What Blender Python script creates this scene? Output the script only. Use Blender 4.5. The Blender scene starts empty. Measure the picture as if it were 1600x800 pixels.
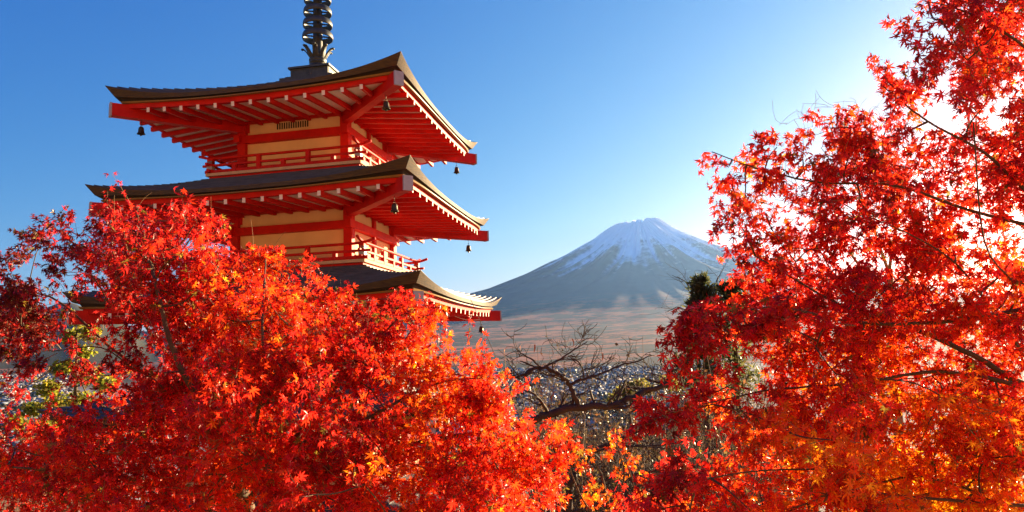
import bpy, math, random
import numpy as np
from mathutils import Vector, Matrix

S = bpy.context.scene
COL = S.collection
RNG = np.random.default_rng(7)
random.seed(7)
R = math.radians

# ------------------------------------------------------------------ camera
FPX, PITCH, ROLL = 1148.565, R(7.52406), R(-2.244166)
CAM = np.array([0., 0., 7.])
FW = np.array([0, math.cos(PITCH), math.sin(PITCH)])
_u = np.array([0, -math.sin(PITCH), math.cos(PITCH)])
_r = np.array([1., 0, 0])
RT = _r * math.cos(ROLL) + _u * math.sin(ROLL)
UP = _u * math.cos(ROLL) - _r * math.sin(ROLL)
cd = bpy.data.cameras.new('camera')
cam = bpy.data.objects.new('camera', cd)
COL.objects.link(cam)
cd.sensor_width = 36
cd.lens = FPX / 1600 * 36
cd.clip_start = 0.05
cd.clip_end = 90000
cam.matrix_world = Matrix(((RT[0], UP[0], -FW[0], CAM[0]), (RT[1], UP[1], -FW[1], CAM[1]), (RT[2], UP[2], -FW[2], CAM[2]), (0, 0, 0, 1)))
S.camera = cam


def at(x, y, d):
    """point at depth d (metres along the view axis) on the line of sight of a spot of the photograph"""
    return CAM + d * (FW + RT * (x - 800) / FPX - UP * (y - 400) / FPX)


# ------------------------------------------------------------------ light
SUN_AZ, SUN_EL = R(44), R(10)
SUN = np.array([math.sin(SUN_AZ) * math.cos(SUN_EL), math.cos(SUN_AZ) * math.cos(SUN_EL), math.sin(SUN_EL)])
w = bpy.data.worlds.new('World')
S.world = w
w.use_nodes = True
nt = w.node_tree
bg = nt.nodes['Background']
sky = nt.nodes.new('ShaderNodeTexSky')
sky.sky_type = 'NISHITA'
sky.sun_disc = False
sky.sun_elevation = SUN_EL
sky.sun_rotation = SUN_AZ
sky.altitude = 900
sky.air_density = 1.0
sky.dust_density = .8
sky.ozone_density = 2.0
# one tone curve per channel over the whole sky: a polarised, deep blue rendition
sp_ = nt.nodes.new('ShaderNodeSeparateColor')
cb_ = nt.nodes.new('ShaderNodeCombineColor')
nt.links.new(sky.outputs[0], sp_.inputs[0])
for ch, (k_, p_) in enumerate(((.17, 1.95), (.48, 1.1), (1.48, .48))):
    pw = nt.nodes.new('ShaderNodeMath')
    pw.operation = 'POWER'
    pw.inputs[1].default_value = p_
    ml = nt.nodes.new('ShaderNodeMath')
    ml.operation = 'MULTIPLY'
    ml.inputs[1].default_value = k_
    nt.links.new(sp_.outputs[ch], pw.inputs[0])
    nt.links.new(pw.outputs[0], ml.inputs[0])
    nt.links.new(ml.outputs[0], cb_.inputs[ch])
nt.links.new(cb_.outputs[0], bg.inputs[0])
bg.inputs[1].default_value = 0.05
sd = bpy.data.lights.new('sun', 'SUN')
sd.energy = 5.0
sd.angle = R(0.6)
sd.color = (1.0, 0.74, 0.42)
so = bpy.data.objects.new('sun', sd)
COL.objects.link(so)
so.rotation_euler = Vector(SUN).to_track_quat('Z', 'Y').to_euler()
so.location = (30, 30, 40)
S.view_settings.view_transform = 'Standard'
S.view_settings.look = 'None'
S.view_settings.gamma = 1
S.view_settings.exposure = 2.4
S.render.engine = 'CYCLES'
S.cycles.use_denoising = True
S.cycles.max_bounces = 10
S.cycles.diffuse_bounces = 5
S.cycles.transmission_bounces = 8
S.cycles.transparent_max_bounces = 8
S.cycles.volume_bounces = 1
S.cycles.sample_clamp_indirect = 6


# ------------------------------------------------------------------ materials
def mat(name, color=(.5, .5, .5), rough=.6, metal=0., spec=.4):
    m = bpy.data.materials.new(name)
    m.use_nodes = True
    b = m.node_tree.nodes['Principled BSDF']
    b.inputs['Base Color'].default_value = (*color, 1)
    b.inputs['Roughness'].default_value = rough
    b.inputs['Metallic'].default_value = metal
    b.inputs['Specular IOR Level'].default_value = spec
    return m


def N(m, t, **kw):
    n = m.node_tree.nodes.new(t)
    for k, v in kw.items():
        if k in n.inputs:
            n.inputs[k].default_value = v
        else:
            setattr(n, k, v)
    return n


def L(m, a, b):
    m.node_tree.links.new(a, b)


def ramp(m, stops):
    n = N(m, 'ShaderNodeValToRGB')
    e = n.color_ramp.elements
    while len(e) < len(stops):
        e.new(.5)
    for q, (p, c) in zip(e, stops):
        q.position = p
        q.color = (*c, 1) if len(c) == 3 else c
    return n


def mixc(m, f, a, b, mode='MIX'):
    n = N(m, 'ShaderNodeMix', data_type='RGBA', blend_type=mode)
    for sock, v in ((n.inputs['Factor'], f), (n.inputs[6], a), (n.inputs[7], b)):
        if hasattr(v, 'is_output'):
            L(m, v, sock)
        else:
            sock.default_value = v if not isinstance(v, tuple) else (*v, 1)
    return n.outputs[2]


def noise_mat(name, c1, c2, scale=6, rough=.6, bump=.1, metal=0., spec=.4, stretch=(1, 1, 1), detail=6, bscale=None):
    """two-tone worn surface"""
    m = mat(name, c1, rough, metal, spec)
    b = m.node_tree.nodes['Principled BSDF']
    tc = N(m, 'ShaderNodeTexCoord')
    mp = N(m, 'ShaderNodeMapping')
    mp.inputs['Scale'].default_value = stretch
    L(m, tc.outputs['Object'], mp.inputs[0])
    n = N(m, 'ShaderNodeTexNoise', Scale=scale, Detail=detail, Roughness=.65)
    L(m, mp.outputs[0], n.inputs['Vector'])
    r = ramp(m, [(.32, c1), (.68, c2)])
    L(m, n.outputs[0], r.inputs[0])
    L(m, r.outputs[0], b.inputs['Base Color'])
    if bump:
        n2 = N(m, 'ShaderNodeTexNoise', Scale=bscale or scale * 4, Detail=6)
        L(m, mp.outputs[0], n2.inputs['Vector'])
        bp = N(m, 'ShaderNodeBump', Strength=bump, Distance=.02)
        L(m, n2.outputs[0], bp.inputs['Height'])
        L(m, bp.outputs[0], b.inputs['Normal'])
    return m


M = {}
M['red'] = noise_mat('vermilion paint', (.66, .012, .005), (.44, .006, .005), 2.6, .6, .12, spec=.2, detail=9)
M['plaster'] = noise_mat('cream plaster', (.93, .71, .42), (.82, .60, .34), 1.6, .9, .06, stretch=(1, 1, .45), detail=9)
M['white'] = noise_mat('white plaster', (.82, .74, .66), (.74, .66, .58), 3, .8, .03)
M['deck'] = noise_mat('weathered cream board', (.66, .47, .26), (.54, .38, .22), 5, .8, .05)
M['cap'] = noise_mat('grey metal cap', (.42, .40, .42), (.34, .33, .36), 8, .55, .05, metal=.2)
M['roof'] = noise_mat('dark sheet roofing', (.030, .036, .050), (.080, .087, .104), 2.6, .58, .2, spec=.4, stretch=(1, 1, 3))
M['edge'] = noise_mat('layered bark edge', (.022, .022, .026), (.105, .068, .022), 5, .7, .3, stretch=(1, 1, 14), bscale=9)
M['gap'] = mat('dark shadow board', (.03, .022, .02), .8)
M['goldline'] = noise_mat('ochre strip', (.26, .15, .03), (.22, .12, .025), 6, .5, .02)
M['bronze'] = noise_mat('weathered bronze', (.045, .056, .058), (.080, .090, .085), 7, .5, .1, metal=.5)
M['bell'] = noise_mat('dark bell bronze', (.055, .045, .028), (.10, .08, .04), 12, .42, .05, metal=.7)
M['vent'] = mat('black vent slot', (.012, .012, .012), .8)
M['stone'] = noise_mat('grey stone', (.30, .29, .28), (.22, .21, .21), 2, .9, .25)
M['paving'] = noise_mat('pale paving', (.46, .43, .38), (.38, .35, .31), 1.2, .9, .15)
M['bark'] = noise_mat('maple bark', (.065, .048, .028), (.12, .085, .045), 20, .9, .4, stretch=(1, 1, .3))
M['cherrybark'] = noise_mat('dark cherry bark', (.030, .018, .014), (.055, .032, .024), 14, .8, .5, stretch=(1, 1, .4))
M['twig'] = noise_mat('pale twig', (.20, .12, .06), (.28, .18, .08), 9, .8, 0)


def leaf_material(name, objinfo, through=(1.5, 3.0, .010)):
    m = bpy.data.materials.new(name)
    m.use_nodes = True
    t = m.node_tree
    for n in list(t.nodes):
        t.nodes.remove(n)
    out = N(m, 'ShaderNodeOutputMaterial')
    if objinfo:
        col = N(m, 'ShaderNodeObjectInfo').outputs['Color']
    else:
        col = N(m, 'ShaderNodeAttribute', attribute_name='tint').outputs['Color']
    tc = N(m, 'ShaderNodeTexCoord')
    ns = N(m, 'ShaderNodeTexNoise', Scale=45. if objinfo else 9., Detail=3)
    L(m, tc.outputs['Object'], ns.inputs['Vector'])
    mr = N(m, 'ShaderNodeMapRange')
    mr.inputs[3].default_value = .78
    mr.inputs[4].default_value = 1.2
    L(m, ns.outputs[0], mr.inputs[0])
    vv = N(m, 'ShaderNodeVectorMath', operation='SCALE')
    L(m, col, vv.inputs[0])
    L(m, mr.outputs[0], vv.inputs['Scale'])
    d = N(m, 'ShaderNodeBsdfPrincipled', Roughness=.33)
    d.inputs['Specular IOR Level'].default_value = .6
    L(m, vv.outputs[0], d.inputs['Base Color'])
    tr = N(m, 'ShaderNodeBsdfTranslucent')
    # light that passes through a leaf comes out warmer and yellower
    sep = N(m, 'ShaderNodeSeparateColor')
    L(m, vv.outputs[0], sep.inputs[0])
    g = N(m, 'ShaderNodeMath', operation='MULTIPLY_ADD')
    L(m, sep.outputs[1], g.inputs[0])
    g.inputs[1].default_value = through[1]
    g.inputs[2].default_value = through[2]
    rr = N(m, 'ShaderNodeMath', operation='MULTIPLY')
    L(m, sep.outputs[0], rr.inputs[0])
    rr.inputs[1].default_value = through[0]
    rr.use_clamp = True
    cb = N(m, 'ShaderNodeCombineColor')
    L(m, rr.outputs[0], cb.inputs[0])
    L(m, g.outputs[0], cb.inputs[1])
    L(m, sep.outputs[2], cb.inputs[2])
    L(m, cb.outputs[0], tr.inputs['Color'])
    mx = N(m, 'ShaderNodeMixShader')
    mx.inputs[0].default_value = .72
    L(m, d.outputs[0], mx.inputs[1])
    L(m, tr.outputs[0], mx.inputs[2])
    L(m, mx.outputs[0], out.inputs[0])
    return m


M['leaf'] = leaf_material('maple leaf mass', False)
M['foliage'] = leaf_material('green and dry foliage', False, (1.1, 1.2, .0))
M['leafone'] = leaf_material('maple leaf single', True)


# ------------------------------------------------------------------ mesh helpers
def tag(o, label=None, cat=None, group=None, kind=None):
    for k, v in (('label', label), ('category', cat), ('group', group), ('kind', kind)):
        if v:
            o[k] = v
    return o


def link(name, me, parent=None, loc=None):
    o = bpy.data.objects.new(name, me)
    COL.objects.link(o)
    if parent is not None:
        o.parent = parent
    if loc is not None:
        o.location = loc
    return o


def empty(name, loc=(0, 0, 0), rz=0.):
    o = bpy.data.objects.new(name, None)
    COL.objects.link(o)
    o.location = loc
    o.rotation_euler = (0, 0, rz)
    o.empty_display_size = .3
    return o


def arr_mesh(name, V, F, mats, mi=None, smooth=False, tint=None):
    """mesh from arrays; F is (n,3) or (n,4)"""
    V = np.ascontiguousarray(V, dtype=np.float32)
    F = np.ascontiguousarray(F, dtype=np.int32)
    k = F.shape[1]
    me = bpy.data.meshes.new(name)
    me.vertices.add(len(V))
    me.vertices.foreach_set('co', V.ravel())
    me.loops.add(F.size)
    me.loops.foreach_set('vertex_index', F.ravel())
    me.polygons.add(len(F))
    me.polygons.foreach_set('loop_start', np.arange(0, F.size, k, dtype=np.int32))
    me.polygons.foreach_set('loop_total', np.full(len(F), k, dtype=np.int32))
    for q in mats:
        me.materials.append(q)
    if mi is not None:
        me.polygons.foreach_set('material_index', np.asarray(mi, dtype=np.int32))
    if smooth:
        me.polygons.foreach_set('use_smooth', np.ones(len(F), dtype=bool))
    if tint is not None:
        a = me.attributes.new('tint', 'FLOAT_COLOR', 'POINT')
        c = np.ones((len(V), 4), dtype=np.float32)
        c[:, :3] = tint
        a.data.foreach_set('color', c.ravel())
    me.update(calc_edges=True)
    me.validate()
    return me


class MB:
    """collects boxes, beams, tubes and lathes for one mesh"""

    def __init__(s):
        s.v = []
        s.f = []
        s.m = []
        s.sm = []

    def add(s, V, F, mi=0, smooth=False):
        o = len(s.v)
        s.v += [tuple(map(float, p)) for p in V]
        for f in F:
            s.f.append(tuple(i + o for i in f))
            s.m.append(mi)
            s.sm.append(smooth)
        return s

    def box(s, x0, x1, y0, y1, z0, z1, mi=0):
        V = [(x, y, z) for x in (x0, x1) for y in (y0, y1) for z in (z0, z1)]
        return s.add(V, [(0, 1, 3, 2), (4, 6, 7, 5), (0, 4, 5, 1), (2, 3, 7, 6), (0, 2, 6, 4), (1, 5, 7, 3)], mi)

    def beam(s, p, q, wd, ht, mi=0, mi_end=None, bev=0.):
        """rectangular beam from p to q (centre line); mi_end colours the q end"""
        p, q = np.array(p, float), np.array(q, float)
        d = q - p
        d /= np.linalg.norm(d)
        sd = np.cross(d, (0, 0, 1))
        sd /= np.linalg.norm(sd) + 1e-9
        u = np.cross(sd, d)
        if bev:
            ring = [(-.5, -.5 + bev), (-.5 + bev, -.5), (.5 - bev, -.5), (.5, -.5 + bev), (.5, .5 - bev), (.5 - bev, .5), (-.5 + bev, .5), (-.5, .5 - bev)]
        else:
            ring = [(-.5, -.5), (.5, -.5), (.5, .5), (-.5, .5)]
        n = len(ring)
        V = [e + sd * a * wd + u * b * ht for e in (p, q) for a, b in ring]
        s.add(V, [tuple(range(n))[::-1]] + [(i, (i + 1) % n, n + (i + 1) % n, n + i) for i in range(n)], mi)
        o = len(s.v) - 2 * n
        s.f.append(tuple(o + n + i for i in range(n)))
        s.m.append(mi if mi_end is None else mi_end)
        s.sm.append(False)
        return s

    def tube(s, P, rad, n=6, mi=0, cap=True):
        V, F = tube_arrays(P, rad, n, cap)
        return s.add(V, F, mi, True)

    def lathe(s, prof, n=16, c=(0, 0, 0), mi=0, smooth=True):
        V = [(c[0] + r * math.cos(2 * math.pi * i / n), c[1] + r * math.sin(2 * math.pi * i / n), c[2] + z) for r, z in prof for i in range(n)]
        F = [(j * n + i, j * n + (i + 1) % n, (j + 1) * n + (i + 1) % n, (j + 1) * n + i) for j in range(len(prof) - 1) for i in range(n)]
        return s.add(V, F, mi, smooth)

    def mesh(s, name, *mats):
        me = bpy.data.meshes.new(name)
        me.from_pydata(s.v, [], s.f)
        for q in mats:
            me.materials.append(q)
        me.polygons.foreach_set('material_index', s.m)
        me.polygons.foreach_set('use_smooth', s.sm)
        me.update()
        return me

    def build(s, name, parent, *mats, loc=None):
        return link(name, s.mesh(name, *mats), parent, loc)


def tube_arrays(P, rad, n=6, cap=True):
    P = np.asarray(P, float)
    rad = np.broadcast_to(np.asarray(rad, float), (len(P),))
    T = np.gradient(P, axis=0)
    T /= np.linalg.norm(T, axis=1)[:, None] + 1e-12
    a = np.array([0.31, 0.17, 0.93])
    A = np.cross(T, a)
    A /= np.linalg.norm(A, axis=1)[:, None] + 1e-9
    B = np.cross(T, A)
    th = np.arange(n) * 2 * math.pi / n
    V = (P[:, None] + rad[:, None, None] * (np.cos(th)[None, :, None] * A[:, None] + np.sin(th)[None, :, None] * B[:, None])).reshape(-1, 3)
    F = [(j * n + i, j * n + (i + 1) % n, (j + 1) * n + (i + 1) % n, (j + 1) * n + i) for j in range(len(P) - 1) for i in range(n)]
    if cap:
        F.append(tuple(range(n))[::-1])
        F.append(tuple((len(P) - 1) * n + i for i in range(n)))
    return V, F


def smooth_path(P, k=5, rad=None):
    """Catmull-Rom through the points"""
    P = np.asarray(P, float)
    Q = np.vstack([2 * P[0] - P[1], P, 2 * P[-1] - P[-2]])
    out = []
    for i in range(len(P) - 1):
        p0, p1, p2, p3 = Q[i:i + 4]
        for t in np.arange(k) / k:
            out.append(.5 * (2 * p1 + (p2 - p0) * t + (2 * p0 - 5 * p1 + 4 * p2 - p3) * t * t + (3 * p1 - p0 - 3 * p2 + p3) * t ** 3))
    out.append(P[-1])
    return np.array(out)


# ------------------------------------------------------------------ terrain
def smooth(a, b, x):
    t = np.clip((x - a) / (b - a), 0, 1)
    return t * t * (3 - 2 * t)


_ph = RNG.uniform(0, 6.28, (24, 2))
_dr = RNG.normal(size=(24, 2))
_dr /= np.linalg.norm(_dr, axis=1)[:, None]


def wob(x, y, wl, k=0, n=6):
    """smooth pseudo-noise of wavelength wl, about -1..1"""
    r = 0
    for i in range(n):
        dx, dy = _dr[(i + k) % 24]
        r = r + np.sin((x * dx + y * dy) * 6.283 / (wl * (.6 + .17 * i)) + _ph[(i + k) % 24, 0])
    return r / n * 1.6


def ground_z(x, y):
    x = np.asarray(x, float)
    y = np.asarray(y, float)
    d = np.hypot(x, y)
    near = 5.35 - .47 * np.clip(y - 1.6, 0, 11.5)
    near = near + np.clip(-y - .5, 0, 90) * .58  # unseen rise behind the camera, steepened to bounce sunlight onto the pagoda front
    side = smooth(9, 30, x) * smooth(20, 60, y)
    base = near - side * 1.5
    drop = smooth(44, 330, d) * 98 * smooth(-30, 40, y)
    plain = np.interp(d, [0, 900, 1500, 2000, 3000, 4000, 5500, 7000, 9000, 11000, 14000, 24000], [0, 0, 8, 18, 36, 56, 92, 150, 270, 330, 380, 420]) * smooth(-200, 500, y)
    z = base - drop + plain
    z = z + wob(x, y, 5, 3) * .12 * smooth(1.5, 5, d) * (1 - smooth(14, 16, y) * (1 - smooth(40, 48, y)) * (1 - smooth(7, 12, np.abs(x + 4))))
    z = z + wob(x, y, 900, 9) * 6 * smooth(1800, 5000, d) * (1 - smooth(6000, 9000, d))
    return z


nr, na = 190, 240
rad = np.concatenate([[0.0], np.geomspace(.8, 24000, nr - 1)])
az = np.linspace(0, 2 * math.pi, na, endpoint=False)
RR, AA = np.meshgrid(rad, az, indexing='ij')
gx, gy = RR * np.sin(AA), RR * np.cos(AA)
GV = np.stack([gx, gy, ground_z(gx, gy)], -1).reshape(-1, 3)
ii, jj = np.meshgrid(np.arange(nr - 1), np.arange(na), indexing='ij')
GF = np.stack([ii * na + jj, (ii + 1) * na + jj, (ii + 1) * na + (jj + 1) % na, ii * na + (jj + 1) % na], -1).reshape(-1, 4)[:, ::-1]
m = mat('hillside and valley ground', rough=.95, spec=.1)
b = m.node_tree.nodes['Principled BSDF']
geo = N(m, 'ShaderNodeNewGeometry')
ln = N(m, 'ShaderNodeVectorMath', operation='LENGTH')
L(m, geo.outputs['Position'], ln.inputs[0])


def nz(scale, detail=5, rough=.6):
    n = N(m, 'ShaderNodeTexNoise', Scale=scale, Detail=detail, Roughness=rough)
    L(m, geo.outputs['Position'], n.inputs['Vector'])
    return n.outputs[0]


litter = ramp(m, [(.3, (.17, .105, .055)), (.5, (.28, .165, .08)), (.62, (.33, .15, .06)), (.75, (.22, .165, .08))])  # litter lightened so the hill behind the camera reflects more warm fill
L(m, nz(3.1, 8), litter.inputs[0])
scrub = ramp(m, [(.3, (.17, .12, .06)), (.7, (.28, .19, .095))])
L(m, nz(.12), scrub.inputs[0])
town = ramp(m, [(.35, (.20, .19, .18)), (.5, (.27, .255, .25)), (.62, (.20, .15, .10)), (.72, (.10, .095, .06))])
L(m, nz(.012, 6), town.inputs[0])
plain = ramp(m, [(.38, (.020, .030, .027)), (.49, (.04, .040, .035)), (.52, (.30, .10, .06)), (.60, (.36, .14, .08)), (.68, (.04, .038, .033))])
L(m, nz(.0022, 8, .72), plain.inputs[0])
forest = ramp(m, [(.4, (.022, .032, .028)), (.62, (.06, .05, .035)), (.72, (.14, .07, .04))])
L(m, nz(.004, 6, .65), forest.inputs[0])


def step(a, b2):
    r = N(m, 'ShaderNodeMapRange', interpolation_type='SMOOTHSTEP')
    r.inputs[1].default_value = a
    r.inputs[2].default_value = b2
    L(m, ln.outputs['Value'], r.inputs[0])
    return r.outputs[0]


c = mixc(m, step(25, 60), litter.outputs[0], scrub.outputs[0])
c = mixc(m, step(500, 850), c, town.outputs[0])
c = mixc(m, step(2900, 3600), c, forest.outputs[0])
c = mixc(m, step(4300, 5600), c, plain.outputs[0])
L(m, c, b.inputs['Base Color'])
tag(link('ground', arr_mesh('ground', GV, GF, [m], smooth=True)), 'brown wooded hillside falling to the valley and the russet plain', 'ground', kind='structure')

# paved terrace under the pagoda
t = MB()
t.box(-22, 13, 13.2, 43, -1.2, .06)
o = t.build('pavement', None, M['paving'])
tag(o, 'grey paved terrace round the foot of the pagoda', 'pavement', kind='structure')


# Mountain: a cone with an exponential flank, gullies running down it
def mountain():
    D = 17500
    top = at(997, 347, D)
    cx, cy = top[0], top[1]
    pr = np.array([0, 220, 490, 1000, 1826, 2740, 3866, 6000, 8000, 10000, 12500, 15500])
    pz = np.array([2840, 2880, 2930, 2610, 2160, 1745, 1372, 860, 500, 260, 60, -120]) + 7
    n1, n2 = 260, 720
    r = np.concatenate([np.linspace(0, 520, 14), np.geomspace(560, 15500, n1 - 14)])
    a = np.linspace(0, 2 * math.pi, n2, endpoint=False)
    RR, AA = np.meshgrid(r, a, indexing='ij')
    # monotone smooth interpolation
    z = np.interp(RR, pr, pz)
    for _ in range(3):
        zz = np.interp(np.clip(RR * 1.03, 0, 15500), pr, pz) + np.interp(RR * .97, pr, pz)
        z = .5 * z + .25 * zz
    rg = np.random.default_rng(11)
    g = np.zeros_like(z)
    for k in range(46):      # gullies: angular waves whose phase drifts with the radius
        f = rg.integers(9, 150)
        g += np.cos(AA * f + rg.uniform(0, 6.28) + np.log(RR + 300) * rg.uniform(-5, 5)) * (16. / f) ** .62
    amp = np.interp(RR, [0, 500, 900, 2200, 4000, 8000, 15500], [4, 20, 26, 34, 15, 4, 1])
    z = z + g * amp * .42
    rim = np.zeros_like(z)
    for f, aa, ph in ((2, 30, 1.2), (3, 24, .4), (5, 16, 2.2), (9, 10, .9), (17, 7, 2.)):
        rim += aa * np.cos(AA * f + ph)
    z = z + rim * np.exp(-((RR - 430) / 300) ** 2)
    x, y = cx + RR * np.sin(AA), cy + RR * np.cos(AA)
    # the highest rock of the rim
    bx, by, _ = at(1010, 347, D - 350)
    z = z + 62 * np.exp(-(((x - bx) / 120) ** 2 + ((y - by) / 200) ** 2))
    V = np.stack([x, y, z], -1).reshape(-1, 3)
    ii, jj = np.meshgrid(np.arange(n1 - 1), np.arange(n2), indexing='ij')
    F = np.stack([ii * n2 + jj, ii * n2 + (jj + 1) % n2, (ii + 1) * n2 + (jj + 1) % n2, (ii + 1) * n2 + jj], -1).reshape(-1, 4)[:, ::-1]
    m = mat('volcano rock and snow', rough=.9, spec=.1)
    b = m.node_tree.nodes['Principled BSDF']
    geo = N(m, 'ShaderNodeNewGeometry')
    sx = N(m, 'ShaderNodeSeparateXYZ')
    L(m, geo.outputs['Position'], sx.inputs[0])
    att = N(m, 'ShaderNodeAttribute', attribute_name='tint')
    sc = N(m, 'ShaderNodeSeparateColor')
    L(m, att.outputs['Color'], sc.inputs[0])
    n = N(m, 'ShaderNodeTexNoise', Scale=.004, Detail=9, Roughness=.72)
    L(m, geo.outputs['Position'], n.inputs['Vector'])
    # snow line height = altitude + gully depth + noise
    h = N(m, 'ShaderNodeMath', operation='MULTIPLY_ADD')
    L(m, sc.outputs[0], h.inputs[0])
    h.inputs[1].default_value = 620
    L(m, sx.outputs[2], h.inputs[2])
    h2 = N(m, 'ShaderNodeMath', operation='MULTIPLY_ADD')
    L(m, n.outputs[0], h2.inputs[0])
    h2.inputs[1].default_value = 1350
    L(m, h.outputs[0], h2.inputs[2])
    mr = N(m, 'ShaderNodeMapRange', interpolation_type='SMOOTHSTEP')
    mr.inputs[1].default_value = 2640
    mr.inputs[2].default_value = 3260
    L(m, h2.outputs[0], mr.inputs[0])
    rock = ramp(m, [(.3, (.045, .045, .056)), (.7, (.080, .072, .082))])
    L(m, n.outputs[0], rock.inputs[0])
    # wooded foot of the mountain: dark conifers and russet larch
    n5 = N(m, 'ShaderNodeTexNoise', Scale=.0026, Detail=8, Roughness=.74)
    L(m, geo.outputs['Position'], n5.inputs['Vector'])
    wood = ramp(m, [(.38, (.020, .030, .027)), (.50, (.04, .040, .035)), (.53, (.30, .10, .06)), (.60, (.36, .14, .08)), (.67, (.04, .038, .033))])
    L(m, n5.outputs[0], wood.inputs[0])
    low = N(m, 'ShaderNodeMapRange', interpolation_type='SMOOTHSTEP')
    low.inputs[1].default_value = 950
    low.inputs[2].default_value = 520
    L(m, sx.outputs[2], low.inputs[0])
    body = mixc(m, low.outputs[0], rock.outputs[0], wood.outputs[0])
    L(m, mixc(m, mr.outputs[0], body, (.86, .87, .90)), b.inputs['Base Color'])
    gn = np.clip(g * .16 + .5, 0, 1)
    # snow fills the gullies, ribs stay bare
    o = link('mountain', arr_mesh('mountain', V, F, [m], smooth=True, tint=np.repeat((1 - gn).reshape(-1, 1), 3, 1)))
    tag(o, 'snow capped volcano rising beyond the valley town', 'mountain', kind='structure')


mountain()


def hills():
    a = np.linspace(R(-75), R(-13), 150)
    dd = np.linspace(0, 1, 16)
    A, D = np.meshgrid(a, dd, indexing='ij')
    dist = 6500 + 6000 * D
    ridge = 300 + 130 * np.sin(A * 9 + 1) + 90 * np.sin(A * 23 + 2) + 40 * np.sin(A * 57)
    env = smooth(R(-13), R(-24), A) * 1.15
    z = ground_z(dist * np.sin(A), dist * np.cos(A)) - 20 + ridge * env * np.sin(np.clip(D, 0, 1) * math.pi) ** .8 + 25 * np.sin(A * 130 + D * 9) * env * np.sin(D * math.pi)
    V = np.stack([dist * np.sin(A), dist * np.cos(A), z], -1).reshape(-1, 3)
    n2 = len(dd)
    ii, jj = np.meshgrid(np.arange(len(a) - 1), np.arange(n2 - 1), indexing='ij')
    F = np.stack([ii * n2 + jj, ii * n2 + jj + 1, (ii + 1) * n2 + jj + 1, (ii + 1) * n2 + jj], -1).reshape(-1, 4)
    m = noise_mat('far wooded hill', (.04, .055, .035), (.09, .07, .045), .004, .95, 0, spec=.05)
    tag(link('hills', arr_mesh('hills', V, F, [m], smooth=True)), 'low blue wooded hills behind the town', 'hills', kind='structure')


hills()

# ------------------------------------------------------------------ pagoda
PX, PY, PHI = -5.765, 21.72, R(-10.27879)
pag = empty('pagoda', (PX, PY, 0), PHI)
tag(pag, 'five storey vermilion pagoda with upswept dark roofs and bronze spire', 'pagoda')
PM = pag.matrix_basis.copy()
DZ = {5: 0, 4: -2.68, 3: -5.43, 2: -8.25, 1: -11.15}
A = {5: 4.053, 4: 4.317, 3: 4.602, 2: 4.89, 1: 5.18}
W = {5: 1.558, 4: 1.684, 3: 1.81, 2: 1.935, 1: 2.06}
RISE = {5: .47, 4: .38, 3: .38, 2: .38, 1: .38}


def rotz(p, k):
    x, y, z = p
    for _ in range(k % 4):
        x, y = -y, x
    return (x, y, z)


def side_strip(fn_list, us, k):
    """rows of points (functions of u) joined to quads on side k"""
    V = [rotz(fn(u), k) for fn in fn_list for u in us]
    n = len(us)
    F = [(j * n + i, j * n + i + 1, (j + 1) * n + i + 1, (j + 1) * n + i) for j in range(len(fn_list) - 1) for i in range(n - 1)]
    return V, F


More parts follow.
